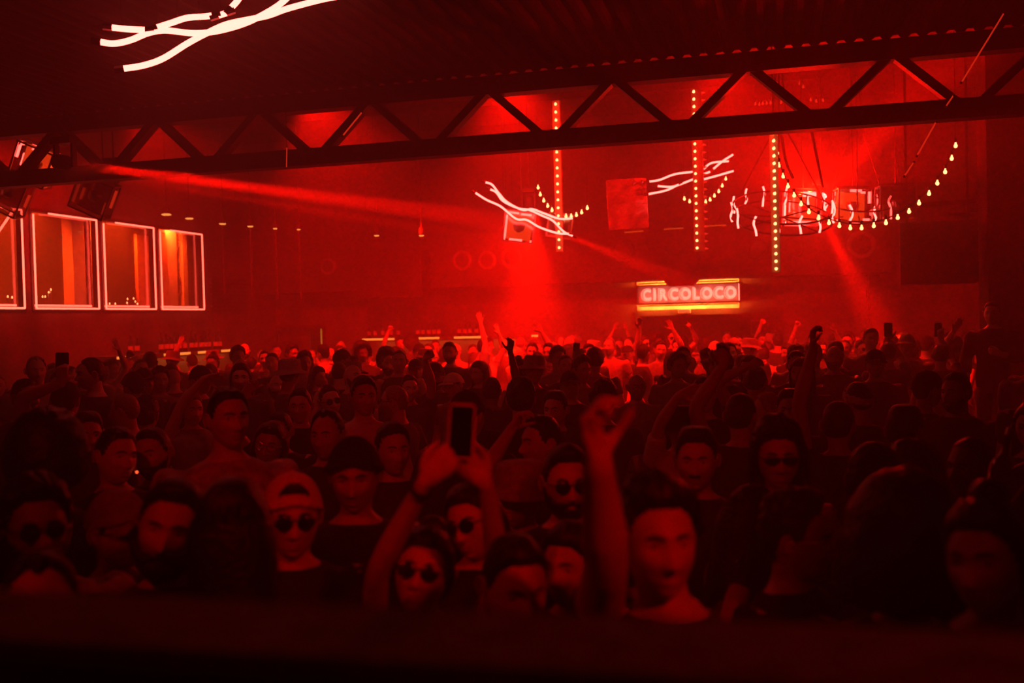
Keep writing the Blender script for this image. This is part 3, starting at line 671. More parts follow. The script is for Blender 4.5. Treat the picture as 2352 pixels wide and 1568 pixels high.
# ================================================================== DJ booth ledge at the bottom of the view
lz = 1.80
e0 = at_z(-260, 1332, lz); e1 = at_z(2620, 1452, lz)
d = e1 - e0; L = np.linalg.norm(d); d /= L; e0 = e0 - d * 1.6; L += 3.2; back = np.array((d[1], -d[0], 0)); back *= np.sign(-(back @ CF))
lo = empty('booth_ledge', e0, 'wide dull red ledge of the booth along the bottom of the view', 'ledge')
o_ = MB(); Wd = .20
sec = [(0, -.02), (.006, -.006), (.02, 0), (Wd - .02, 0), (Wd, -.012), (Wd, -.06), (.0, -.06)]
V = [e * L * d + back * s + np.array((0, 0, z)) for e in (0, 1) for s, z in sec]; n = len(sec)
o_.add(V, [tuple(range(n)), tuple(range(2 * n - 1, n - 1, -1))] + [(i, n + i, n + (i + 1) % n, (i + 1) % n) for i in range(n)])
o_.obj('top_board', M['ledge'], lo)
fp = MB(); V = [e * L * d + back * s + np.array((0, 0, z)) for e in (0, 1) for s, z in ((.02, -.06), (.07, -.06), (.07, -lz), (.02, -lz))]
fp.add(V, [(0, 1, 2, 3), (7, 6, 5, 4)] + [(i, 4 + i, 4 + (i + 1) % 4, (i + 1) % 4) for i in range(4)]).obj('front_panel', M['black'], lo)
sh = MB(); V = [e * L * d + back * s + np.array((0, 0, z)) for e in (0, 1) for s, z in ((Wd - .05, -.38), (Wd + .5, -.38), (Wd + .5, -.42), (Wd - .05, -.42))]
sh.add(V, [(0, 1, 2, 3), (7, 6, 5, 4)] + [(i, 4 + i, 4 + (i + 1) % 4, (i + 1) % 4) for i in range(4)]).obj('inner_shelf', M['black'], lo)
# ================================================================== people
SKIN = [mat('fair skin', (.62, .42, .34), .5, scale=30, var=.08, bump=.05), mat('tan skin', (.45, .28, .2), .5, scale=30, var=.08, bump=.05), mat('dark skin', (.16, .085, .055), .45, scale=30, var=.1, bump=.05)]
LIP = [mat('lips', (.5, .27, .23), .45, bump=0), mat('tan lips', (.36, .19, .15), .4, bump=0), mat('dark lips', (.14, .06, .05), .4, bump=0)]
EYEW = mat('eye white', (.7, .68, .66), .15, bump=0); IRIS = mat('dark iris', (.03, .02, .015), .1, bump=0)
HAIRM = dict(black=mat('black hair', (.012, .01, .009), .45, scale=70, bump=.8), brown=mat('brown hair', (.045, .028, .02), .45, scale=70, bump=.8), fair=mat('fair hair', (.3, .2, .1), .45, scale=70, bump=.8), grey=mat('grey hair', (.25, .24, .23), .5, scale=70, bump=.8))
CLOTH = dict(black=mat('black cotton', (.014, .013, .014), .85, scale=25, bump=.4), dark=mat('charcoal cotton', (.045, .042, .045), .85, scale=25, bump=.4), white=mat('white cotton', (.68, .65, .62), .85, scale=25, var=.1, bump=.4), grey=mat('grey cotton', (.26, .25, .25), .85, scale=25, bump=.4), denim=mat('washed denim', (.42, .42, .46), .85, scale=18, var=.45, bump=.5), red=mat('red cotton', (.4, .06, .05), .85, scale=25, bump=.4), tan=mat('tan shirt', (.4, .3, .2), .85, scale=25, bump=.4))
CAPM = dict(white=mat('pale cap cloth', (.72, .66, .6), .85, scale=40, var=.08, bump=.3), black=mat('black cap cloth', (.013, .012, .012), .85, scale=40, bump=.3), grey=mat('grey hat cloth', (.32, .3, .29), .85, scale=40, bump=.3))
LENS = mat('sunglass lens', (.006, .005, .005), .03, bump=0, coat=1.0); FRAME = mat('glasses frame', (.02, .018, .018), .25, bump=0)
SHOE = mat('dark shoes', (.03, .03, .03), .6); PANTS = [mat('black trousers', (.018, .018, .02), .85, scale=25), mat('dark jeans', (.05, .055, .07), .85, scale=25)]

def sm(x, a, b):
    t = np.clip((x - a) / (b - a + 1e-9), 0, 1); return t * t * (3 - 2 * t)
def g1(x, s): return np.exp(-(x / s) ** 2)
def wob(D, freq, seed):
    r = np.random.default_rng(seed); out = 0
    for k in range(7):
        w_ = r.normal(size=3); w_ *= freq * r.uniform(.6, 1.5) / np.linalg.norm(w_); out = out + np.sin(D @ w_ + r.uniform(0, 6.3))
    return out / 7
def grid_dirs(nu, nv):
    t = np.linspace(-math.pi, math.pi, nu, endpoint=False); th = t - .42 * np.sin(t)
    ph = np.linspace(-math.pi / 2 + .02, math.pi / 2 - .02, nv)
    T, Pp = np.meshgrid(th, ph)
    D = np.stack([np.cos(Pp) * np.sin(T), -np.cos(Pp) * np.cos(T), np.sin(Pp)], -1).reshape(-1, 3)
    return D, T.ravel(), Pp.ravel()
def grid_faces(nu, nv):
    return [(j * nu + k, j * nu + (k + 1) % nu, (j + 1) * nu + (k + 1) % nu, (j + 1) * nu + k) for j in range(nv - 1) for k in range(nu)] + [tuple(range(nu))[::-1], tuple((nv - 1) * nu + k for k in range(nu))]
def skull(D, fem=0):
    S = D * np.array((.076, .097, .116)); z = D[:, 2]; lo = np.clip(-z, 0, 1)
    S[:, 0] *= 1 - (.20 + .06 * fem) * lo ** 1.6
    bk = np.clip(D[:, 1], 0, 1)
    S[:, 1] *= 1 - .42 * lo * bk ** .5
    S[:, 1] -= .010 * lo                      # jaw sits forward
    S[:, 1] += .010 * np.clip(z, 0, 1) * bk
    S[:, 0] *= 1 + .05 * np.clip(z, 0, 1)
    return S
def head_shape(D, fem=0, smile=0, nose=1.0):
    S = skull(D, fem); V = S.copy(); x, z = S[:, 0], S[:, 2]; fr = sm(-D[:, 1], .15, .6)
    d = np.zeros(len(V))
    d += .004 * g1(z - .03, .009) * g1(x, .05) * (1 - .6 * fem)
    for s in (-1, 1):
        d -= .0125 * g1(x - s * .031, .017) * g1(z - .009, .0115)
        d += .005 * g1(x - s * .045, .018) * g1(z + .022, .016)
        d -= .004 * g1(x - s * .042, .014) * g1(z + .055, .018)
    prof = np.where(z > -.034, sm(-z, -.02, .034), 1 - sm(-z, .034, .047))
    wdt = .009 + .009 * sm(-z, -.01, .034)
    d += nose * .026 * prof * g1(x, wdt)
    mw = .021 + .007 * smile
    zz = z - smile * .010 * (x / .03) ** 2
    d += .0065 * g1(zz + .055, .0065) * g1(x, mw) + .0075 * g1(zz + .069, .0075) * g1(x, mw * .9) - .005 * g1(zz + .0615, .003 + .003 * smile) * g1(x, mw)
    d -= .003 * g1(z + .081, .006) * g1(x, .02)
    d += .009 * g1(z + .099, .016) * g1(x, .024)
    V[:, 1] -= d * fr
    lips = (np.abs(zz + .062) < .013) & (np.abs(x) < mw * 1.05) & (D[:, 1] < -.3) & (np.abs(zz + .062) + .3 * np.abs(x) < .0155)
    return S, V, lips
LINES = dict(
    short=([0, 35, 58, 72, 84, 95, 110, 130, 180], [47, 45, 34, 6, 0, 16, 2, -24, -32]),
    receding=([0, 18, 35, 58, 72, 84, 95, 110, 130, 180], [54, 60, 66, 46, 10, 0, 16, 2, -24, -32]),
    full=([0, 35, 58, 72, 84, 95, 110, 130, 180], [40, 38, 22, -8, -28, -30, -35, -45, -50]))
def hair_field(style, T, Pp, D, seed):
    a = np.abs(np.degrees(T)); p = np.degrees(Pp)
    ln = LINES['receding' if style in ('receding',) else 'full' if style in ('long', 'afro', 'curly_long', 'bun') else 'short']
    line = np.interp(a, *ln)
    edge = sm(p - line, -3, 11)
    top = sm(p, 10, 70); frontq = np.clip(-D[:, 1], 0, 1)
    n = wob(D, 14, seed); n2 = wob(D, 34, seed + 1)
    if style in ('short', 'receding'): t = .008 + .012 * top + .004 * n + .002 * n2
    elif style == 'buzz': t = .005 + .002 * top + .0006 * n2
    elif style == 'quiff': t = .008 + .016 * top + .030 * top * frontq ** 1.5 + .005 * n + .003 * n2
    elif style == 'flat': t = .006 + .030 * top * (1 - .35 * sm(p, 60, 88)) + .003 * n
    elif style == 'curly': t = .020 + .020 * top + .010 * n + .009 * n2
    elif style == 'curly_long': t = .026 + .018 * top + .011 * n + .010 * n2
    elif style == 'afro': t = .062 + .016 * top + .007 * n + .006 * n2
    else: t = .013 + .010 * top + .003 * n + .002 * n2
    return edge * (t + .004) - .004
def sub_mesh(V, faces, keep):
    idx = -np.ones(len(V), int); F = [f for f in faces if all(keep[i] for i in f)]
    used = sorted({i for f in F for i in f}); idx[used] = np.arange(len(used))
    return V[used], [tuple(idx[i] for i in f) for f in F]

def rotm(yaw=0, pitch=0, roll=0):
    return np.array(Matrix.Rotation(yaw, 3, 'Z') @ Matrix.Rotation(pitch, 3, 'X') @ Matrix.Rotation(roll, 3, 'Y'))

def make_head(nu, nv, hair='short', fem=0, smile=0, beard=None, seed=0, glasses=None, hat=None, hatc='black', nose=1.0, long_len=.30, ears=True, headband=False):
    """all in head coordinates, face toward -Y; returns parts: name -> (V, F, matkeys)"""
    D, T, Pp = grid_dirs(nu, nv); FC = grid_faces(nu, nv)
    S, V, lips = head_shape(D, fem, smile, nose)
    head = MB(); mi = [1 if sum(bool(lips[i]) for i in f) * 2 > len(f) and len(f) == 4 else 0 for f in FC]
    head.add(V, FC); head.m = mi
    def front(x, z):
        c = np.where(D[:, 1] < -.2)[0]; i = c[np.argmin((V[c, 0] - x) ** 2 + (V[c, 2] - z) ** 2)]; return V[i, 1]
    for s in (-1, 1):
        ey = front(s * .031, .008) + .0085
        head.ell((s * .031, ey, .008), (.0125, .0115, .0098), 10, 8, mi=2)
        head.ell((s * .031, ey - .0075, .008), (.0058, .005, .0058), 8, 6, mi=3)
        lid = [(s * .031 + .0145 * math.cos(a), ey - .0062 - .0045 * math.sin(a), .008 + .0085 * math.sin(a)) for a in np.linspace(0, math.pi, 9)]
        head.tube(lid, .0032, 6)
        if ears:
            r_ = rotm(s * R(-22), 0, s * R(8))
            head.ell((s * .0765, .012, .002), (.006, .019, .031), 10, 8, r_)
            head.tube([np.array((s * .081, .012, .002)) + r_ @ np.array((s * .003, .019 * math.cos(a), .030 * math.sin(a))) for a in np.linspace(-.9, 3.4, 10)], .0042, 6)
    if smile > .5:
        head.ell((0, front(0, -.0615) + .004, -.0615), (.019, .008, .0042), 10, 6, mi=2)
    parts = {}
    hp = MB()
    if hair and hair != 'bald':
        t = hair_field(hair, T, Pp, D, seed)
        Nn = D / np.linalg.norm(D * np.array((1 / .076, 1 / .097, 1 / .116)), axis=1)[:, None] * 0 + D
        HV = S + Nn * t[:, None]
        if hair in ('afro', 'curly_long'): HV[:, 2] += .01
        hv, hf = sub_mesh(HV, FC, t > -.0039)
        hp.add(hv, hf)
        if hair in ('long', 'curly_long'):
            th = np.radians(np.linspace(66, 294, 26)); K = 9; Vo = []
            for inner in (0, 1):
                for k in range(K):
                    f = k / (K - 1)
                    for a in th:
                        up = max(0, .22 - f) / .22; rx = .098 + .012 * f - .034 * up ** 2 - inner * .022 - .03 * max(0, f - .8) * 2; ry = .108 - .012 * f - .026 * up ** 2 - inner * .022 - .03 * max(0, f - .8) * 2
                        w_ = (.010 if hair == 'curly_long' else .004) * math.sin(a * 17 + k * 1.3 + seed)
                        Vo.append((math.sin(a) * (rx + w_), -math.cos(a) * (ry + w_) + .012 + .02 * f, .085 - f * (long_len + .055) - .02 * math.sin(a * 5 + seed) * f))
            n = len(th); q = K * n; F = []
            for k in range(K - 1):
                for i in range(n - 1):
                    F.append((k * n + i, k * n + i + 1, (k + 1) * n + i + 1, (k + 1) * n + i)); F.append((q + k * n + i, q + (k + 1) * n + i, q + (k + 1) * n + i + 1, q + k * n + i + 1))
                for i, fl in ((0, 0), (n - 1, 1)):
                    F.append((k * n + i, (k + 1) * n + i, q + (k + 1) * n + i, q + k * n + i))
            for k in (0, K - 1):
                for i in range(n - 1): F.append((k * n + i, k * n + i + 1, q + k * n + i + 1, q + k * n + i))
            hp.add(Vo, F)
        if hair == 'bun': hp.ell((0, .045, .135), (.042, .042, .036), 12, 9)
    for s in (-1, 1):      # eyebrows
        bw = [(s * x, front(s * x, z) - .0005, z) for x, z in ((.012, .026), (.024, .031), (.036, .031), (.047, .025))]
        hp.tube(bw, [.003, .0042, .004, .002], 6)
    parts['hair'] = hp
    if beard:
        a = np.abs(np.degrees(T)); p = np.degrees(Pp); b = MB(); x, z = S[:, 0], S[:, 2]
        thick = dict(stubble=.001, short=.005, full=.013, long=.024, moustache=.007)[beard]
        zline = np.interp(a, [0, 22, 45, 70, 88], [-.040, -.044, -.042, -.022, .008])
        reg = sm(zline - z, -.002, .012) * (1 - sm(a, 84, 94))
        mouth = np.exp(-((x / .024) ** 2 + ((z + .062) / .012) ** 2) ** 2)
        reg = reg * (1 - mouth)
        if beard == 'moustache': reg = g1(z + .045, .006) * sm(-a, -24, -14)
        t = reg * (thick + .003 + .003 * wob(D, 30, seed + 5)) - .003
        Bv = V + D * t[:, None]; bv, bf = sub_mesh(Bv, FC, t > -.0029); b.add(bv, bf); parts['beard'] = b
    if glasses:
        gl = MB(); ls = MB(); y0 = min(front(.031, .01), front(-.031, .01), front(0, .012) + .004) - .012; zl = .008
        rx, rz = (.024, .021) if glasses != 'narrow' else (.028, .015)
        for s in (-1, 1):
            ring = [(s * .032 + rx * math.cos(a), y0 + .004 * abs(math.cos(a)) * (s * math.cos(a) > 0), zl + rz * math.sin(a)) for a in np.linspace(0, 2 * math.pi, 17)]
            gl.tube(ring, .0022, 5)
            if glasses != 'clear': ls.ell((s * .032, y0 + .001, zl), (rx, .0035, rz), 14, 8)
            gl.tube([(s * (.032 + rx), y0 + .003, zl + .006), (s * .076, y0 + .03, zl + .007), (s * .083, .01, zl + .004), (s * .081, .035, -.012)], .0022, 5)
        gl.tube([(-.009, y0, zl + .006), (0, y0 - .003, zl + .009), (.009, y0, zl + .006)], .0022, 5)
        parts['glasses'] = gl
        if glasses != 'clear': parts['lens'] = ls
    if hat:
        h = MB(); a = np.degrees(T); p = np.degrees(Pp); aa = np.abs(a)
        if hat in ('cap', 'cap_back'):
            base = np.interp(aa, [0, 90, 180], [24, 12, 2] if hat == 'cap' else [26, 10, 4])
            t = .018 + .008 * sm(p, 20, 70)
            keep = p > base
            HV = S + D * t[:, None]
            if hat == 'cap_back':
                keep &= ~((aa < 33) & (p > 37) & (p < 37 + 20 * np.sqrt(np.clip(1 - (aa / 33) ** 2, 0, 1))))
            v, f = sub_mesh(HV, FC, keep); h.add(v, f)
            v2 = v - (v / np.linalg.norm(v, axis=1)[:, None]) * .003; h.add(v2, [q[::-1] for q in f])
            sg = 1 if hat == 'cap' else -1
            th = np.radians(np.linspace(-62, 62, 15)); Vb = []
            for r_, dz in ((0, 0), (.5, .006), (1, -.012)):
                for q in th:
                    ln_ = .075 * math.cos(q * .9) * r_
                    Vb.append((math.sin(q) * (.092 + ln_ * .35), -sg * (math.cos(q) * .112 + ln_), (.046 if sg > 0 else .012) + dz - .018 * math.sin(q) ** 2))
            n = 15; F = [(j * n + i, j * n + i + 1, (j + 1) * n + i + 1, (j + 1) * n + i) for j in range(2) for i in range(n - 1)]
            h.add(Vb, F); h.add(np.array(Vb) - np.array((0, 0, .004)), [q[::-1] for q in F])
            h.ell((0, .01, .116 + .026), (.009, .009, .005), 8, 5)
        elif hat == 'bucket':
            pr = [(.175, .018), (.150, .03), (.108, .048), (.104, .06), (.098, .125), (.085, .140), (.0, .143)]
            V0 = []; n = 28
            for r_, z in pr:
                for k in range(n):
                    q = 2 * math.pi * k / n; V0.append((math.cos(q) * r_ * .93, math.sin(q) * r_ * 1.08 + .004, z + (.006 * math.sin(3 * q) if r_ > .12 else 0)))
            F = [(j * n + k, j * n + (k + 1) % n, (j + 1) * n + (k + 1) % n, (j + 1) * n + k) for j in range(len(pr) - 1) for k in range(n)]
            h.add(V0, F); h.add(np.array(V0) * np.array((.985, .985, 1)) - np.array((0, 0, .003)), [q[::-1] for q in F])
        elif hat == 'beanie':
            base = np.interp(aa, [0, 90, 180], [30, 8, -6]); t = .020 + .006 * sm(p, 30, 80) + .007 * (1 - sm(p - base, 8, 14)) + .002 * np.sin(T * 36)
            v, f = sub_mesh(S + D * t[:, None], FC, p > base); h.add(v, f)
            v2 = v - (v / np.linalg.norm(v, axis=1)[:, None]) * .012; h.add(v2, [q[::-1] for q in f])
        elif hat == 'wide':
            pr = [(.235, .038), (.19, .032), (.112, .05), (.106, .062), (.1, .13), (.07, .145), (.0, .138)]
            V0 = []; n = 30
            for r_, z in pr:
                for k in range(n):
                    q = 2 * math.pi * k / n; V0.append((math.cos(q) * r_ * .95, math.sin(q) * r_ + .004, z + (.02 * math.cos(2 * q) if r_ > .15 else 0)))
            F = [(j * n + k, j * n + (k + 1) % n, (j + 1) * n + (k + 1) % n, (j + 1) * n + k) for j in range(len(pr) - 1) for k in range(n)]
            h.add(V0, F); h.add(np.array(V0) - np.array((0, 0, .004)), [q[::-1] for q in F])
        parts['hat'] = h
    if headband:
        hb = MB(); p = np.degrees(Pp); aa = np.abs(np.degrees(T)); c = np.interp(aa, [0, 180], [30, -2])
        t = .010 + .004 * np.cos((p - c) / 12 * 1.5)
        v, f = sub_mesh(S + D * t[:, None], FC, np.abs(p - c) < 13); hb.add(v, f); v2 = v - (v / np.linalg.norm(v, axis=1)[:, None]) * .011; hb.add(v2, [q[::-1] for q in f])
        hb.ell((0, .108, -.012), (.02, .012, .014), 8, 6); parts['headband'] = hb
    return head, parts

def ellipse_loft(secs, n=20):
    V = []
    for (cx, cy_, z, a, b) in secs:
        for k in range(n):
            q = 2 * math.pi * k / n; cq, sq = math.cos(q), math.sin(q)
            V.append((cx + a * np.sign(cq) * abs(cq) ** .85, cy_ + b * np.sign(sq) * abs(sq) ** .85, z))
    F = [(j * n + k, j * n + (k + 1) % n, (j + 1) * n + (k + 1) % n, (j + 1) * n + k) for j in range(len(secs) - 1) for k in range(n)]
    F.append(tuple(range(n))[::-1]); F.append(tuple((len(secs) - 1) * n + k for k in range(n)))
    return np.array(V), F
def nrm(v): v = np.asarray(v, float); return v / (np.linalg.norm(v) + 1e-12)
def ik(S, Tg, l1, l2, pole):
    d = Tg - S; L = np.linalg.norm(d)
    if L > (l1 + l2) * .985: k = L / ((l1 + l2) * .985); l1 *= k; l2 *= k
    u = d / L; a = (l1 * l1 - l2 * l2 + L * L) / (2 * L); h = math.sqrt(max(1e-6, l1 * l1 - a * a))
    n = pole - u * (pole @ u); return S + u * a + nrm(n) * h
POSES = dict(open=(.12, 1.0, .15), relaxed=(.45, .5, .5), claw=(.75, .9, .6), fist=(1.45, .0, 1.25), grip=(1.0, .15, .7), point=(.2, .2, .5))
def hand_geo(b, wrist, zdir, palm, side, pose, s=1.0, fine=True):
    z = nrm(zdir); n = nrm(palm - z * (palm @ z)); th = np.cross(z, n) * side   # side +1: right hand
    cu, spd, tc = POSES[pose]
    P_ = lambda x, y, zz: wrist + s * (x * th + y * n + zz * z)
    # palm loft
    secs = [(0, .027, .019), (.03, .034, .018), (.06, .041, .0165), (.09, .041, .014), (.104, .036, .010)]; V = []; nn = 12
    for zz, a, bb in secs:
        for k in range(nn):
            q = 2 * math.pi * k / nn; V.append(P_(a * math.cos(q), bb * math.sin(q), zz))
    F = [(j * nn + k, j * nn + (k + 1) % nn, (j + 1) * nn + (k + 1) % nn, (j + 1) * nn + k) for j in range(4) for k in range(nn)] + [tuple(range(nn))[::-1], tuple(48 + k for k in range(nn))]
    b.add(V, F)
    for i, (x, z0, L, sp_, r_) in enumerate(((.031, .090, .074, .16, .0095), (.0105, .096, .083, .03, .0097), (-.0105, .092, .077, -.10, .0093), (-.030, .082, .060, -.24, .0085))):
        c_ = cu * (1 + .12 * i) if pose not in ('point',) else (cu if i == 0 else 1.3)
        p = [np.array((x, .0, z0 - .02))]; ang = 0; q = np.array((x, .0, z0)); p.append(q)
        sx = sp_ * spd * math.cos(min(1.5, c_))
        for fr, ka in ((.45, .9), (.30, 1.15), (.25, .8)):
            ang += c_ * ka; d = np.array((math.sin(sx), math.sin(ang), math.cos(ang) * math.cos(sx))); d = d / np.linalg.norm(d); q = q + d * L * fr; p.append(q)
        pts = spline([P_(*v) for v in p], 3)
        b.tube(pts, np.interp(np.linspace(0, 1, len(pts)), [0, .3, .8, 1], [r_ * 1.1, r_, r_ * .88, r_ * .6]) * s, 8)
    q = np.array((.026, .006, .018)); p = [q]; a0 = .75 if pose != 'fist' else .35
    d = nrm((math.sin(a0), .25 + .5 * tc, math.cos(a0))); p.append(q + d * .045)
    d = nrm((math.sin(a0) * (1 - tc), .35 + .8 * tc, math.cos(a0 * .6))); p.append(p[-1] + d * .034)
    d = nrm((math.sin(a0) * (.7 - 1.1 * tc), .3 + .8 * tc, math.cos(a0 * .5))); p.append(p[-1] + d * .028)
    pts = spline([P_(*v) for v in p], 3)
    b.tube(pts, np.interp(np.linspace(0, 1, len(pts)), [0, .35, .8, 1], [.016, .0125, .0105, .007]) * s, 8)
    return P_

REMESH = []
def queue_remesh(mb, voxel, smooth=2):
    me = bpy.data.meshes.new('tmp'); me.from_pydata(mb.v, [], mb.f); me.update()
    ob = bpy.data.objects.new('tmp', me); COL.objects.link(ob)
    r = ob.modifiers.new('r', 'REMESH'); r.mode = 'VOXEL'; r.voxel_size = voxel; r.use_smooth_shade = True
    if smooth: s = ob.modifiers.new('s', 'SMOOTH'); s.factor = .5; s.iterations = smooth
    REMESH.append(ob); return len(REMESH) - 1
def mesh_arrays(me):
    v = np.empty(len(me.vertices) * 3); me.vertices.foreach_get('co', v)
    f = np.empty(len(me.loops), int); me.loops.foreach_get('vertex_index', f)
    st = np.empty(len(me.polygons), int); me.polygons.foreach_get('loop_start', st)
    tt = np.empty(len(me.polygons), int); me.polygons.foreach_get('loop_total', tt)
    return v.reshape(-1, 3), [tuple(f[a:a + n]) for a, n in zip(st, tt)]

ARM_L1, ARM_L2 = .30, .265
def build_person(sp):
    """geometry of one person in local metres, feet at the origin; remeshed pieces are queued"""
    h = sp.get('h', 1.75); s = h / 1.75; fem = sp.get('fem', 0); g = sp.get('girth', 1.0); byaw = sp.get('yaw', 0.0)
    hy, hp_, hr = sp.get('head', (0, 0, 0)); fine = sp.get('fine', False)
    Rb = rotm(byaw); Rh = rotm(byaw + hy, hp_, hr)
    hc = Rb @ (np.array((0, -.02, 1.632)) * s)
    if 'lean' in sp: hc = hc + np.array(sp['lean'])
    nu, nv = sp.get('res', (48, 40))
    head, parts = make_head(nu, nv, sp.get('hair', 'short'), fem, sp.get('smile', 0), sp.get('beard'), sp.get('seed', 0), sp.get('glasses'), sp.get('hat'), nose=sp.get('nose', 1.0), long_len=sp.get('long_len', .3), headband=sp.get('headband', False), ears=sp.get('ears', True))
    hs = sp.get('hs', 1.0) * (.97 if fem else 1.0)
    def place(mb): mb.v = [tuple(q) for q in (hc + hs * (np.array(mb.v) @ Rh.T)).tolist()] if mb.v else []
    place(head)
    for k in parts: place(parts[k])
    sw = (.168 if fem else .190) * (.5 + .5 * g)
    # torso + neck (skin body)
    def tors(inf, top):
        w_ = .93 if fem else 1.0
        rows = [(0, 0, .84, .155 * g, .112 * g), (0, 0, .95, .165 * g * (1.03 if fem else 1), .118 * g), (0, .005, 1.08, .142 * g * w_, .104 * g), (0, 0, 1.22, .155 * g * w_, .112 * g), (0, 0, 1.33, .172 * g * w_, .116 * g), (0, .008, 1.405, .178 * g * w_, .098 * g), (0, .012, 1.45, .135 * w_, .078), (0, .012, 1.48, .088, .066)]
        if top: rows = rows[3:] + [(0, .012, 1.50, .064, .062)]
        rows = [(a * s, b * s, z * s, (c + inf) * s, (d_ + inf) * s) for a, b, z, c, d_ in rows]
        V, F = ellipse_loft(rows); return V @ Rb.T, F
    body = MB(); V, F = tors(0, True); body.add(V, F)
    nb = Rb @ (np.array((0, .014, 1.45)) * s); nt_ = hc + hs * (Rh @ np.array((0, .018, -.045)))
    body.tube([nb, nb * .5 + nt_ * .5 + Rb @ np.array((0, .004, 0)), nt_, nt_ + (nt_ - nb) * .3], [.066 * s, .056 * s * (.9 if fem else 1), .056 * hs * (.9 if fem else 1), .05 * hs], 14)
    shirt = MB(); V, F = tors(.017, False); shirt.add(V, F)
    # collar ring
    sleeve = sp.get('sleeve', .55); wrists = {}
    for side, nm in ((1, 'R'), (-1, 'L')):
        S0 = Rb @ (np.array((-side * sw, .012, 1.415)) * s)
        a = sp.get('arm' + nm, 'down'); k = sp.get('armscale', 1.0)
        l1, l2 = ARM_L1 * s * k, ARM_L2 * s * k
        pose, palm, zb = 'relaxed', Rb @ np.array((side * .9, -.3, 0.1)), None
        if a == 'down': Tg = S0 + Rb @ (np.array((-side * .06, -.06, -.50)) * s); pole = Rb @ np.array((-side * .5, 1., 0))
        elif a == 'chest': Tg = S0 + Rb @ (np.array((side * .10, -.24, -.20)) * s); pole = Rb @ np.array((-side * .8, .3, -1.)); palm = Rb @ np.array((side * .6, .6, 0)); pose = 'grip'
        elif a == 'up': Tg = S0 + Rb @ (np.array((side * .02, -.14, .50)) * s); pole = Rb @ np.array((-side * 1., -.2, 0)); palm = Rb @ np.array((0, -1., .1)); pose = 'open'
        elif a == 'fistup': Tg = S0 + Rb @ (np.array((-side * .06, -.20, .46)) * s); pole = Rb @ np.array((-side * 1., -.4, 0)); palm = Rb @ np.array((side * .5, -1., .1)); pose = 'fist'
        elif a == 'point': Tg = S0 + Rb @ (np.array((-side * .02, -.36, .36)) * s); pole = Rb @ np.array((-side * 1., 0, -.5)); palm = Rb @ np.array((side * .8, 0, -.6)); pose = 'point'
        elif a == 'phone': Tg = S0 + Rb @ (np.array((side * .10, -.34, .24)) * s); pole = Rb @ np.array((-side * .7, 0, -1.)); palm = Rb @ np.array((side * .2, 1., 0)); pose = 'grip'; zb = np.array((0, 0, 1.))
        else: Tg, pole, palm, pose = np.array(a['t']), np.array(a['pole']), np.array(a['palm']), a.get('pose', 'open'); zb = a.get('z')
        E = ik(S0, Tg, l1, l2, pole)
        fd = nrm(Tg - E); zb = fd if zb is None else nrm(np.array(zb))
        r = s * (.88 if fem else 1.0) * sp.get('armthick', 1.0)
        if fem or sp.get('slimarm'): r *= .92
        pts = [S0 - nrm(E - S0) * .03, S0, S0 * .5 + E * .5, E * .93 + S0 * .07, E * .93 + Tg * .07, E * .7 + Tg * .3, E * .3 + Tg * .7, Tg, Tg + zb * .02]
        body.tube(pts, np.array([.050, .058, .051, .043, .042, .045, .034, .0275, .026]) * r, 12)
        hs_ = s * sp.get('handscale', 1.0)
        if True: wrists[nm] = (Tg, hand_geo(body, Tg, zb, palm, side, pose, hs_), zb, palm)
        if sleeve > 0:
            f = min(sleeve, 1.0)
            sp_ = [S0 - nrm(E - S0) * .03, S0, S0 * (1 - f * .5) + E * f * .5, S0 * (1 - f) + E * f]
            rr = [.066, .082, .075, .070 if f < 1 else .064]
            if sleeve > 1: q = sleeve - 1; sp_ += [E * (1 - q * .5) + Tg * q * .5, E * (1 - q) + Tg * q]; rr += [.060, .048]
            shirt.tube(sp_, np.array(rr) * s, 12)
        if sp.get('band' + nm):
            wb = MB(); c_ = Tg - fd * .03; ax = nrm(np.cross(fd, (0.2, .3, .9))); ay = np.cross(fd, ax)
            wb.tube([c_ + .034 * r * (math.cos(q) * ax + math.sin(q) * ay) for q in np.linspace(0, 2 * math.pi, 17)], .007, 6); parts['bracelet'] = wb
    out = dict(head=head, parts=parts, wrists=wrists, s=s)
    out['body_i'] = queue_remesh(body, sp.get('voxel', .014)); out['shirt_i'] = queue_remesh(shirt, sp.get('svoxel', .02), 3)
    return out
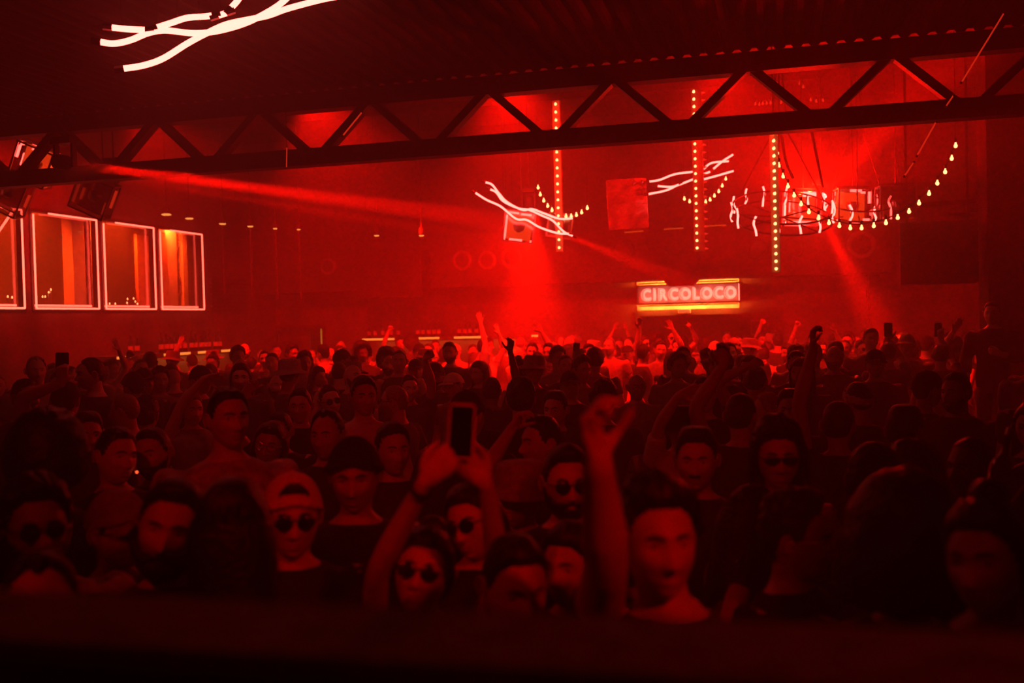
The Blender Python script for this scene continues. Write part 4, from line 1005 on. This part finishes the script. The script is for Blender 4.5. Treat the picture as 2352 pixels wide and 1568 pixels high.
def finish_person(sp, out):
    dg = bpy.context.evaluated_depsgraph_get()
    bm_ = bpy.data.meshes.new_from_object(REMESH[out['body_i']].evaluated_get(dg)); V, F = mesh_arrays(bm_); bpy.data.meshes.remove(bm_)
    sk = sp.get('skin', 0); full = MB(); full.add(V, F); full.m = [0] * len(F); o = len(full.v); full.v += out['head'].v; full.f += [tuple(i + o for i in f) for f in out['head'].f]; full.m += out['head'].m
    res = {'body': full.mesh('body', [SKIN[sk], LIP[sk], EYEW, IRIS], True)}
    sh = bpy.data.meshes.new_from_object(REMESH[out['shirt_i']].evaluated_get(dg)); V, F = mesh_arrays(sh); bpy.data.meshes.remove(sh)
    C0 = V - V.mean(0); V = V + ((wob(V * np.array((1, 1, .5)), 30, sp.get('seed', 0)) + .6 * wob(V, 60, 3)) * .0045)[:, None] * C0 / np.linalg.norm(C0, axis=1)[:, None]
    m = MB(); m.add(V, F); res['shirt'] = m.mesh('shirt', CLOTH[sp.get('shirt', 'black')], True)
    mt = dict(hair=HAIRM[sp.get('hairc', 'black')], beard=HAIRM[sp.get('hairc', 'black')], glasses=mat('thin metal frame', (.6, .55, .5), .25, .9) if sp.get('glasses') == 'clear' else FRAME, lens=LENS, hat=CAPM[sp.get('hatc', 'black')], headband=CAPM['white'], bracelet=CAPM['black'])
    for k, mb in out['parts'].items():
        if mb.f: res[k] = mb.mesh(k, mt[k], k != 'glasses')
    return res
# legs and shoes are shared by everybody
def trousers_mesh(i):
    b = MB(); V, F = ellipse_loft([(0, 0, .78, .11, .09), (0, 0, .84, .158, .112), (0, 0, .94, .150, .108), (0, 0, 1.0, .13, .10)], 16); b.add(V, F)
    for s in (-1, 1): b.tube([(s * .078, 0, .88), (s * .09, -.005, .7), (s * .095, -.01, .48), (s * .1, .015, .25), (s * .1, .02, .07)], [.085, .088, .068, .062, .058], 12)
    return b.mesh('trousers', PANTS[i], True)
TROU = [trousers_mesh(0), trousers_mesh(1)]
def shoe_mesh():
    b = MB()
    for s in (-1, 1): b.add(*ellipse_loft([(s * .105, -.05, 0, .045, .13), (s * .105, -.05, .03, .047, .132), (s * .103, -.02, .06, .042, .095), (s * .1, .02, .10, .036, .045)], 12))
    return b.mesh('shoes', SHOE, True)
SHOES = shoe_mesh()
PART_NAMES = dict(body='body', shirt='shirt', hair='hair', beard='beard', glasses='glasses', lens='lens', hat='hat', headband='headband', bracelet='bracelet')
def assemble(sp, res, loc, label, group=None, rz=0.0, scale=1.0, pants=0):
    o = empty('person', loc, label, 'person', group); o.rotation_euler.z = rz; o.scale = (scale,) * 3
    gl = None; s = sp.get('h', 1.75) / 1.75
    for k, me in res.items():
        if k == 'lens': continue
        nm = PART_NAMES[k]
        if k == 'glasses' and sp.get('glasses') != 'clear': nm = 'sunglasses'
        if k == 'hat': nm = dict(cap='cap', cap_back='backwards_cap', bucket='bucket_hat', beanie='beanie', wide='sun_hat')[sp['hat']]
        q = put(nm, me, o)
        if k == 'glasses': gl = q
    if 'lens' in res: put('lens', res['lens'], gl)
    for nm, me in (('trousers', TROU[pants]), ('shoes', SHOES)):
        q = put(nm, me, o); q.scale = (s,) * 3; q.rotation_euler.z = sp.get('yaw', 0.0)
    return o
# ------------------------------------------------------------------ people told apart in the photograph
EXTRA = dict(afro=.075, curly=.035, curly_long=.04, quiff=.03, flat=.03, bald=0, buzz=.006, long=.02, bun=.02, short=.018, receding=.016)
def camv(a): return a[0] * CR + a[1] * CU - a[2] * CF          # (right, up, toward the booth)
HEROES = []
RAW = []
def hero(x, top, hpx, label, d=None, floor=0.0, **kw):
    RAW.append([x, top, d or .25 * FPX / hpx, label, floor, kw]); return len(RAW) - 1
def settle():
    """nudge people apart along their line of sight so that nobody stands inside a neighbour"""
    d0 = [r[2] for r in RAW]
    dr = [ray(r[0], 760)[:2] for r in RAW]; dr = [(float(v[0]), float(v[1])) for v in dr]
    for it in range(60):
        for i in range(len(RAW)):
            for j in range(i):
                a, b_ = RAW[i], RAW[j]
                if (a[2] * dr[i][0] - b_[2] * dr[j][0]) ** 2 + (a[2] * dr[i][1] - b_[2] * dr[j][1]) ** 2 < .40 ** 2:
                    f, n = (a, b_) if a[2] >= b_[2] else (b_, a)
                    f[2] *= 1.006; n[2] *= .996
        for r, q in zip(RAW, d0): r[2] = min(max(r[2], q * .86), q * 1.2)
def realise(x, top, d, label, floor, kw):
    sp = dict(kw); turn = sp.pop('turn', 0); look = sp.pop('look', (0, 0)); tilt = sp.pop('tilt', 0); bturn = sp.pop('bturn', None); arms = sp.pop('arms', None); pants = sp.pop('pants', 0)
    sp.setdefault('res', (72, 58) if d < 4.6 else (54, 44) if d < 8 else (46, 38))
    sp.setdefault('voxel', .0125); sp.setdefault('seed', len(HEROES) * 3 + 1); sp['hands'] = False
    p = at(x, top, d); ex = EXTRA.get(sp.get('hair', 'short'), .018)
    if sp.get('hat'): ex = .03
    sp['h'] = float(np.clip(p[2] - floor - ex, 1.42, 2.0))
    face = math.atan2(CAM[0] - p[0], -(CAM[1] - p[1])); bt = turn * .6 if bturn is None else bturn
    sp['yaw'] = face + R(bt); sp['head'] = (R(turn - bt) + R(look[0]), R(-look[1]), R(tilt))
    base = np.array((p[0], p[1], floor)) - rotm(sp['yaw']) @ np.array((0, -.02, 0))
    for nm, a in (arms or {}).items():
        if isinstance(a, str): sp['arm' + nm] = a
        else:
            wx, wy, dd, pole, palm, pose = a[:6]
            sp['arm' + nm] = dict(t=at(wx, wy, d + dd) - base, pole=camv(pole), palm=camv(palm), pose=pose, z=camv(a[6]) if len(a) > 6 else None)
    if arms: sp['voxel'] = sp.get('avoxel', .008 if d < 5 else .0098)
    HEROES.append((sp, base, label, None, pants, d))

# first rows at the booth
hero(668, 1085, 205, 'man in a pale backwards cap and round sunglasses close to the booth', hat='cap_back', hatc='white', glasses='round', shirt='black', turn=4, tilt=2)
hero(1508, 1088, 265, 'smiling young man with thick curly hair and one bare arm raised high', hair='curly', smile=1, turn=16, bturn=-30, look=(0, 2), shirt='black', sleeve=.4, arms=dict(R=(1374, 1066, -.24, (.5, -1, .8), (.9, .1, .5), 'claw', (-.2, 1, .1))), armthick=1.1, avoxel=.0068)
hero(80, 1090, 215, 'dark bearded man in reflecting sunglasses at the edge of the front row', hair='curly', beard='full', glasses='round', skin=1, turn=8, shirt='tan')
hero(88, 1280, 230, 'low forehead just rising above the ledge below the bearded man', d=2.25, hair='receding', shirt='black', glasses='round')
hero(385, 1092, 230, 'bearded man tilting his head with swept back dark hair in the front row', hair='quiff', beard='long', tilt=14, turn=-8, skin=1, shirt='black')
hero(268, 1128, 170, 'person in a pale cap and dark sunglasses peeking from behind the tilted bearded man', d=3.2, hat='cap', hatc='grey', glasses='narrow', turn=40, shirt='dark')
hero(532, 1090, 235, 'long dark haired woman with her back turned beside the pale backwards cap', hair='long', fem=1, turn=165, shirt='black', long_len=.36)
hero(812, 1000, 170, 'man in a dark low beanie and black shirt behind the cap wearer', hat='beanie', turn=-6, look=(0, -6), shirt='black', skin=1)
ph = hero(968, 1218, 215, 'woman in round sunglasses lifting a phone with both bare arms', d=2.7, fem=1, hair='bun', glasses='round', look=(-8, 14), tilt=10, shirt='dark', sleeve=.25, bandR=True, avoxel=.0068,
     arms=dict(R=(976, 1104, -.40, (-1, -.6, .3), (.35, .1, -1), 'grip', (.72, .72, .1)), L=(1116, 1108, -.36, (1, -.6, .3), (-.35, .1, -1), 'grip', (-.7, .72, .1))))
hero(1085, 1112, 170, 'woman with pale cheek and dark glasses leaning behind the lifted phone', d=3.05, fem=1, hair='long', glasses='round', turn=-28, tilt=-14, shirt='black')
hero(1180, 1232, 180, 'short dark person looking down beside the lifted phone', d=2.55, fem=1, hair='short', turn=20, look=(0, -12), shirt='dark', skin=1)
hero(1192, 1062, 145, 'woman in a rim lit bucket hat behind the lifted phone', d=3.55, fem=1, hat='bucket', hatc='grey', turn=-35, shirt='black')
hero(1300, 1018, 172, 'bearded man in sunglasses full of light reflections beside the bare raised arm', hair='quiff', beard='full', glasses='round', turn=10, shirt='black')
hero(1310, 1205, 190, 'low dark haired woman tucked behind the bare raised arm', d=2.75, fem=1, hair='long', turn=-30, shirt='black')
hero(1832, 1130, 215, 'dark haired man turned sideways wearing thin framed glasses in the front row', hair='curly', glasses='clear', turn=78, bturn=60, shirt='black')
hero(2078, 1118, 250, 'person with a huge dark afro and back turned at the booth', hair='afro', d=2.35, turn=170, bturn=170, shirt='black', skin=1, hs=1.12)
hero(2268, 1140, 250, 'woman with dark hair tied up beside the big afro at the booth', d=2.25, fem=1, hair='bun', turn=-22, shirt='black', tilt=-6)
hero(1598, 980, 152, 'man with tall dark hair and moustache above the smiling man', hair='flat', beard='moustache', turn=-4, shirt='dark')
hero(1785, 956, 158, 'curly haired woman in narrow sunglasses with bare shoulders', fem=1, hair='curly_long', glasses='narrow', turn=6, shirt='black', sleeve=0, long_len=.2)
hero(2100, 1016, 155, 'dark round head seen from behind above the afro', hair='curly', turn=172, bturn=172, shirt='black')
hero(2008, 1020, 150, 'dark haired person turned away between the sideways man and afro', d=3.3, hair='short', turn=150, shirt='dark')
hero(1725, 1120, 170, 'bare shouldered woman looking down below the narrow sunglasses', d=2.9, fem=1, hair='long', turn=140, look=(0, -15), shirt='grey', sleeve=0)
hero(2230, 1010, 140, 'dark figure with cropped hair near the dark right end', d=3.7, hair='buzz', turn=-40, skin=2, shirt='black', arms=dict(L=(2290, 1105, -.1, (1, -1, 0), (-.8, 0, .5), 'grip')))
# middle rows, lounge side
hero(522, 884, 142, 'tall short haired man in a pale denim jacket standing above the others', hair='short', shirt='denim', sleeve=1.6, turn=22, look=(0, 3), nose=1.15, girth=1.08)
hero(105, 940, 165, 'big dark afro seen from behind on the lounge side', hair='afro', turn=160, bturn=160, shirt='black', skin=2)
ci = hero(264, 982, 122, 'man with cigarette leaning cheek to cheek in the third row', hair='short', turn=32, tilt=8, shirt='black', d=4.4)
hero(350, 984, 120, 'man leaning cheek to cheek with the smoker', hair='short', turn=-28, tilt=-8, beard='short', shirt='dark', d=4.5)
hero(200, 945, 95, 'person with flat dark hair behind the big afro', hair='flat', d=5.6, turn=10, shirt='dark')
hero(617, 970, 88, 'long haired woman in round wire glasses beside the denim jacket', d=5.3, fem=1, hair='long', glasses='clear', turn=-14, tilt=10, shirt='dark', hairc='brown')
hero(750, 942, 118, 'man with receding hair and hooked nose behind the beanie', hair='receding', turn=-24, nose=1.2, shirt='dark')
hero(900, 968, 118, 'dark fringed man beside the lifted phone', hair='quiff', turn=18, shirt='dark', d=4.7)
hero(688, 893, 82, 'man with cropped dark hair between the denim jacket and sunglasses man', hair='short', turn=-10, shirt='black')
hero(757, 885, 74, 'man in big round sunglasses over the receding haired man', hair='short', glasses='round', turn=16, tilt=-8, shirt='dark')
hero(834, 858, 92, 'man with tousled dark hair and pale sleeveless top', hair='quiff', turn=12, shirt='white', sleeve=0)
hero(905, 886, 82, 'rim lit man turning away beside the pale sleeveless top', hair='buzz', hairc='fair', turn=-110, bturn=-120, shirt='dark', glasses='narrow')
hero(1042, 856, 62, 'man in a pale cap tilted to the side in the middle of the crowd', hat='cap', hatc='white', turn=-50, shirt='grey', tilt=-12)
hero(1072, 893, 108, 'person in a black cap with back turned behind the lifted phone', hat='cap', hatc='black', turn=150, bturn=160, shirt='black', d=5.0)
hero(1196, 866, 92, 'round dark head with close curls and back turned in the middle', hair='curly', turn=175, bturn=175, shirt='black')
hero(1275, 898, 84, 'man with flat dark hair beside the clenched hand', hair='flat', turn=-24, shirt='dark')
hero(1240, 952, 120, 'man in profile with heavy dark hair above the bucket hat', hair='quiff', turn=-62, bturn=-40, shirt='black', arms=dict(R=(1175, 985, -.1, (-1, -1, .2), (.8, 0, .4), 'claw')))
hero(1385, 872, 85, 'dark haired head with bright rim right behind the clenched hand', hair='curly', turn=170, bturn=170, shirt='dark', d=6.6)
hero(1462, 862, 66, 'bald man with glasses pushed up under the neon sign', hair='bald', turn=14, shirt='grey', glasses='clear')
hero(1562, 936, 95, 'person in black hat with one bent arm glowing at the elbow', hat='bucket', hatc='black', turn=20, shirt='white', sleeve=.7, arms=dict(R=(1560, 906, -.25, (-1, .25, 0), (0, -.4, 1), 'open', (1, .35, 0))))
hero(1815, 893, 92, 'man with side lit cheek beneath the tall raised hand', hair='flat', turn=-8, shirt='black')
hero(1760, 905, 80, 'rim lit face turned sideways left of the side lit man', hair='short', hairc='fair', turn=-88, bturn=-80, shirt='dark', d=7.2)
hero(1970, 878, 92, 'shaven head with a pale headband and back turned', hair='buzz', headband=True, turn=-150, bturn=-160, shirt='dark')
hero(2078, 930, 118, 'dark flat haired person before the headband wearer', hair='flat', turn=160, shirt='black', d=4.9)
hero(2130, 850, 85, 'person in a dark cap facing the wall near the dark right end', hat='cap', hatc='black', turn=130, shirt='black')
hero(2195, 855, 92, 'bearded dark face in dim light near the dark right end', hair='short', beard='full', turn=-36, shirt='black', skin=1)
hero(2010, 800, 64, 'man in a dark visor under the chandelier', hat='cap', hatc='black', turn=8, shirt='dark')
hero(2082, 762, 52, 'capped man in the far rows before the dark loudspeaker', hat='cap', hatc='grey', turn=-10, shirt='grey')
hero(2000, 748, 52, 'tousled man in the far rows under the long bulb garland', hair='quiff', turn=14, shirt='dark')
hero(57, 868, 84, 'dark cropped head facing sideways at the picture edge', hair='short', turn=40, shirt='black', skin=1)
hero(208, 818, 74, 'man in profile with short hair and glowing forehead on the lounge side', hair='short', turn=-80, bturn=-60, shirt='dark')
hero(285, 905, 78, 'pale bald head with bright crown beside the couple', hair='buzz', hairc='fair', turn=-120, shirt='white', d=6.8)
hero(335, 912, 84, 'dark round head right behind the leaning couple', hair='curly', turn=165, shirt='black')
hero(305, 852, 66, 'person in dark hood with rim light in the middle rows', hat='beanie', hatc='black', turn=-150, shirt='dark')
hero(82, 815, 66, 'balding man lit from behind at the lounge side', hair='receding', hairc='fair', turn=10, shirt='grey')
p1 = hero(150, 872, 78, 'person with black cap holding up a dark phone on the lounge side', hat='cap', hatc='black', turn=160, bturn=175, shirt='black', d=6.6, arms=dict(L=(142, 880, -.2, (-1, -.6, 0), (-.2, 0, -1), 'grip', (0, 1, 0))))
hero(552, 830, 70, 'long haired woman standing before the side bar', fem=1, hair='long', turn=-4, shirt='dark', d=8.2)
hero(665, 822, 66, 'hatted head with rim light before the service doorway', hat='bucket', hatc='grey', turn=150, shirt='dark')
hero(440, 905, 72, 'person lifting a bent arm beside the denim jacket', d=7.0, hair='short', turn=20, shirt='grey', sleeve=0, arms=dict(R=(470, 868, -.1, (-1, .6, 0), (0, -.6, 1), 'open', (1, .1, 0))))
hero(640, 950, 72, 'person behind the denim jacket reaching a spread hand', d=6.4, hair='short', turn=-30, shirt='black', arms=dict(R=(556, 912, -.1, (-1, -.5, 0), (.2, 0, 1), 'open', (.55, .65, 0))))
# raised hands over the crowd
hero(1128, 868, 66, 'person thrusting a dark bare arm straight up in the middle', d=8.6, hair='short', turn=170, bturn=180, shirt='black', sleeve=.2, skin=2, arms=dict(R=(1172, 806, .05, (.6, -.8, 0), (-.5, 0, -1), 'claw', (.05, 1, 0))), armscale=1.1)
hero(1700, 905, 88, 'person in the middle raising a cupped dark hand toward the sign', d=5.4, hair='short', turn=165, bturn=178, shirt='dark', sleeve=.3, skin=1, arms=dict(L=(1662, 838, -.15, (-1, -.7, 0), (-.2, 0, 1), 'claw', (-.05, 1, 0))), armscale=1.1)
hero(1925, 925, 92, 'person with back turned raising the tallest curved hand', d=5.2, hair='short', turn=168, bturn=178, shirt='black', sleeve=.3, skin=1, arms=dict(L=(1868, 800, -.1, (-1, -.6, 0), (.9, 0, .5), 'claw', (-.05, 1, 0))), armscale=1.16)
hero(940, 862, 62, 'person punching a clenched fist sideways in the middle rows', d=9.0, hair='short', turn=10, shirt='dark', arms=dict(L=(975, 822, -.2, (1, -.3, 0), (-.3, 0, 1), 'fist', (1, .55, 0))))
hero(1000, 832, 60, 'bearded man in cap below the clenched fist', hat='cap', hatc='black', beard='full', turn=-6, shirt='dark')
hero(1108, 778, 42, 'far dancer reaching one thin arm high under the sloping neon wave', d=14.5, hair='short', turn=170, shirt='grey', arms=dict(R=(1104, 742, 0, (.5, -1, 0), (0, 0, 1), 'open')))
hero(1478, 790, 46, 'far dancer with a raised forearm at the doorway edge', d=13.0, hair='short', turn=150, shirt='dark', arms=dict(L=(1468, 752, 0, (-.5, -1, 0), (0, 0, 1), 'relaxed')))
hero(1735, 840, 72, 'person clasping both hands over the head below the sign', d=7.6, hair='short', turn=170, bturn=178, shirt='dark', sleeve=.3, arms=dict(L=(1718, 842, -.15, (-1, .1, 0), (0, -.3, -1), 'claw', (1, .5, 0))))
hero(2278, 692, 58, 'dark figure standing raised above the crowd at the far right end', d=10.4, hair='short', turn=-10, shirt='black', sleeve=1.7, floor=.45, arms=dict(L='chest'))
hero(2195, 770, 50, 'dancer waving a bent hand near the dark right end', d=11.2, hair='short', turn=170, shirt='dark', arms=dict(L=(2192, 758, -.1, (-1, -.5, 0), (0, 0, 1), 'open')))
p2 = hero(2040, 785, 54, 'person filming with a phone held above the far rows', d=10.6, hair='short', turn=175, bturn=178, shirt='black', arms=dict(R=(2040, 778, .1, (.6, -1, 0), (0, 0, 1), 'grip', (0, 1, 0))))
p3 = hero(2160, 790, 54, 'second person filming with a phone near the dark right end', d=10.8, hair='short', turn=175, bturn=178, shirt='black', arms=dict(R=(2160, 778, .1, (.6, -1, 0), (0, 0, 1), 'grip', (0, 1, 0))))
b = at(2278, 760, 10.4)
MB().box2((b[0] - .35, b[1] - .35, 0), (b[0] + .35, b[1] + .35, .45)).obj('platform', M['wall_dark'], label='low dark platform under the raised figure at the far end', cat='platform')

settle()
for r in RAW: realise(*r)
# ------------------------------------------------------------------ crowd types for everybody else
PROTO = [
    dict(hair='short', shirt='black', desc='short dark hair and black top'),
    dict(hair='quiff', shirt='dark', beard='short', desc='quiff and short beard, charcoal top'),
    dict(hair='curly', shirt='grey', skin=1, desc='curly hair and grey top'),
    dict(hair='long', fem=1, shirt='black', sleeve=.2, desc='long dark hair and black top', long_len=.3),
    dict(hair='bald', shirt='dark', beard='full', desc='bald head and full beard'),
    dict(hat='cap', hatc='black', shirt='black', desc='black cap and black top'),
    dict(hat='cap', hatc='white', shirt='grey', desc='pale cap and grey top'),
    dict(hair='bun', fem=1, shirt='white', sleeve=0, desc='hair bun and pale sleeveless top'),
    dict(hair='flat', shirt='white', desc='flat dark hair and white shirt', glasses='round'),
    dict(hat='bucket', hatc='grey', shirt='dark', desc='grey bucket hat and charcoal top'),
    dict(hair='afro', shirt='dark', skin=2, desc='round afro and charcoal top'),
    dict(hair='long', fem=1, shirt='grey', hairc='brown', sleeve=0, glasses='round', desc='long brown hair and sunglasses', long_len=.26),
    dict(hair='receding', shirt='tan', hairc='grey', desc='receding grey hair and tan shirt'),
    dict(hair='buzz', shirt='black', sleeve=0, desc='cropped hair and black vest', girth=1.08),
    dict(hair='short', shirt='grey', armL='up', sleeve=.3, desc='short hair, one open hand raised'),
    dict(hair='curly', shirt='black', armR='fistup', armL='down', desc='curly hair, one fist raised'),
    dict(hair='long', fem=1, shirt='dark', armR='up', armL='up', sleeve=0, desc='long hair, both arms raised', long_len=.28),
    dict(hat='cap', hatc='grey', shirt='dark', armR='phone', desc='grey cap, hand before face'),
    dict(hair='quiff', shirt='black', armL='point', glasses='round', desc='sunglasses and one arm pointing forward'),
]
for i, p in enumerate(PROTO):
    p.update(h=1.74 if not p.get('fem') else 1.66, res=(44, 36), voxel=.0105, svoxel=.026, seed=200 + i * 7, hands=False)
    p.setdefault('head', (R((i % 3 - 1) * 10), R((i % 4 - 1.5) * 4), R((i % 5 - 2) * 3)))

# ------------------------------------------------------------------ build all bodies
outs = [build_person(h[0]) for h in HEROES]; pouts = [build_person(p) for p in PROTO]
bpy.context.view_layer.update()
for (sp, base, label, group, pants, d), out in zip(HEROES, outs):
    assemble(sp, finish_person(sp, out), base, label, group, pants=pants)
PRES = [finish_person(p, o) for p, o in zip(PROTO, pouts)]
for ob in REMESH:
    me = ob.data; bpy.data.objects.remove(ob); bpy.data.meshes.remove(me)
# heads of the told-apart people, kept clear of the rest
KEEP = []
for sp, base, *_r, d in HEROES:
    x, y, w_ = pix((base[0], base[1], sp['h'])); r_ = .13 * FPX / w_; KEEP.append((x - r_, x + r_, y - .1 * r_, y + 2.1 * r_, w_))
SPOTS = [np.array(h[1]) for h in HEROES]
def zone(x, d):
    row = 'fourth rows' if d < 6.5 else 'middle rows' if d < 9.5 else 'far rows' if d < 14 else 'last rows'
    side = 'below the lounge windows' if x < 420 else 'before the side bar' if x < 800 else 'before the back bar' if x < 1130 else 'under the sloping neon wave' if x < 1420 else 'in front of the neon sign' if x < 1740 else 'under the chandelier' if x < 2080 else 'at the dark far end'
    return row, side
rr = np.random.default_rng(11); n_fill = 0; tries = 0
weights = np.array([3, 2, 2, 2.4, 1, 2, 1, 1.2, 1.2, 1, .7, 1.4, .8, 1.2, .55, .5, .4, .5, .4]); weights /= weights.sum()
ZN = {}
while n_fill < 215 and tries < 16000:
    tries += 1
    dpt = 3.4 + 15.4 * rr.uniform() ** .72; px = rr.uniform(-60, 2412)
    P0 = CAM + dpt * (CF + (px - IW / 2) / FPX * CR); P0[2] = 0
    if P0[0] < -8.9 or P0[0] > 5.0 or P0[1] > 18.4: continue
    if px > 2150 and 9.3 < dpt < 13.5: continue
    k = rr.choice(len(PROTO), p=weights); h = PROTO[k]['h'] * rr.normal(1, .028)
    if any((P0[0] - q[0]) ** 2 + (P0[1] - q[1]) ** 2 < (.44 if dpt < 7 else .5) ** 2 for q in SPOTS): continue
    x, y, w_ = pix((P0[0], P0[1], h + .03)); r_ = .14 * FPX / w_
    if any(w_ < K[4] and x + r_ * 1.6 > K[0] and x - r_ * 1.6 < K[1] and y < K[3] for K in KEEP): continue
    if w_ < 5.2 and y < 870: continue
    SPOTS.append(P0); n_fill += 1
    face = math.atan2(CAM[0] - P0[0], -(CAM[1] - P0[1])); away = rr.uniform() < .22
    rz = face + (R(rr.normal(0, 22)) if not away else R(180 + rr.normal(0, 35)))
    row, side = zone(x, w_); sc_ = h / PROTO[k]['h']
    lab = f"{PROTO[k]['desc']}, {'back turned, ' if away else ''}{row} {side}"
    o = assemble(PROTO[k], PRES[k], P0, lab, f'crowd in the {row} {side}', rz, sc_, pants=int(rr.integers(2)))
    ZN.setdefault(lab, []).append((x, o))

for lab, L_ in ZN.items():
    L_.sort(key=lambda t: t[0])
    if len(L_) > 1:
        for i, (x, o) in enumerate(L_): o['label'] = lab + (', leftmost' if i == 0 else ', rightmost' if i == len(L_) - 1 else ', in between' if len(L_) == 3 else ', ' + ORD[i] + ' from left')
# ------------------------------------------------------------------ things in hands
def phone(c0, up, nrm_, label, w_=.075, h=.152, case='black', ring=False):
    o = empty('phone', c0, label, 'phone'); u = nrm(up); n = nrm(nrm_ - u * (nrm_ @ u)); r_ = np.cross(u, n); rot = np.stack([r_, n, u], 1)
    o.rotation_euler = Matrix(rot.tolist()).to_euler()
    b_ = MB(); pr = []
    for cx, cz, a0 in ((w_ / 2 - .01, h / 2 - .01, 0), (-w_ / 2 + .01, h / 2 - .01, 90), (-w_ / 2 + .01, -h / 2 + .01, 180), (w_ / 2 - .01, -h / 2 + .01, 270)):
        for k in range(4): a = R(a0 + k * 30); pr.append((cx + .01 * math.cos(a), cz + .01 * math.sin(a)))
    n_ = len(pr); V = [(x, y, z) for y in (-.0045, .0045) for x, z in pr]
    b_.add(V, [tuple(range(n_)), tuple(range(2 * n_ - 1, n_ - 1, -1))] + [(i, n_ + i, n_ + (i + 1) % n_, (i + 1) % n_) for i in range(n_)]).obj('casing', CAPM['white'] if case == 'white' else CAPM['black'], o)
    MB().box((0, -.005, 0), (w_ / 2 - .004, .0008, h / 2 - .005)).obj('screen', LENS, o)
    if ring: MB().box((.004, .0055, -.012), (w_ / 2 - .018, .0015, h / 2 - .03)).obj('back_window', CAPM['black'], o)
    MB().box((-w_ / 2 + .017, .006, h / 2 - .02), (.012, .002, .013)).obj('camera_bump', FRAME, o)
    for dz in (-.006, .006): MB().lathe([(.0045, 0), (.0045, .002)], (-w_ / 2 + .017, .009, h / 2 - .02 + dz), 10, np.array(Matrix.Rotation(R(-90), 3, 'X'))).obj('camera_lens', LENS, o)
    return o
PD = RAW[ph][2] - .39
phone(at(1060, 990, PD), camv((.05, 1, .15)), camv((0, 0, 1)), 'pale cased phone held up by the woman with both arms raised', .062, .13, 'white', True)
phone(at(143, 838, 6.4), camv((0, 1, .05)), camv((0, 0, -1)), 'dark phone raised above the crowd on the lounge side', .085, .16)
phone(at(2040, 757, 10.55), camv((0, 1, .05)), camv((0, 0, -1)), 'dark phone raised under the long bulb garland', .085, .15)
phone(at(2155, 757, 10.75), camv((0, 1, .05)), camv((0, 0, -1)), 'dark phone raised near the dark far end', .08, .15)
phone(at(1324, 797, 11.5), camv((.1, 1, .05)), camv((0, 0, -1)), 'small dark phone raised in the haze below the bulbs', .075, .1)
sp, base, *_ = HEROES[ci]
c0 = at(318, 1086, 4.25); m_ = at(292, 1070, 4.3)
o = empty('cigarette', m_, 'lit cigarette with a glowing tip beside the leaning couple', 'cigarette')
MB().tube([(0, 0, 0), (c0 - m_) * .8], .004, 8).obj('paper', CLOTH['white'], o)
MB().ell((c0 - m_) * .86, (.006, .006, .006), 8, 6).obj('ember', mat('cigarette ember', RED, emit=(1, .08, .02), power=3), o)
o = empty('beer_bottle', at(2284, 1128, 3.58), 'brown glass bottle catching light in a raised hand at the right', 'bottle')
o.rotation_euler = (0, R(14), 0); put('glass', BM[1], o, loc=(0, 0, -.05)); put('cap', cap_me, o, loc=(0, 0, .205))
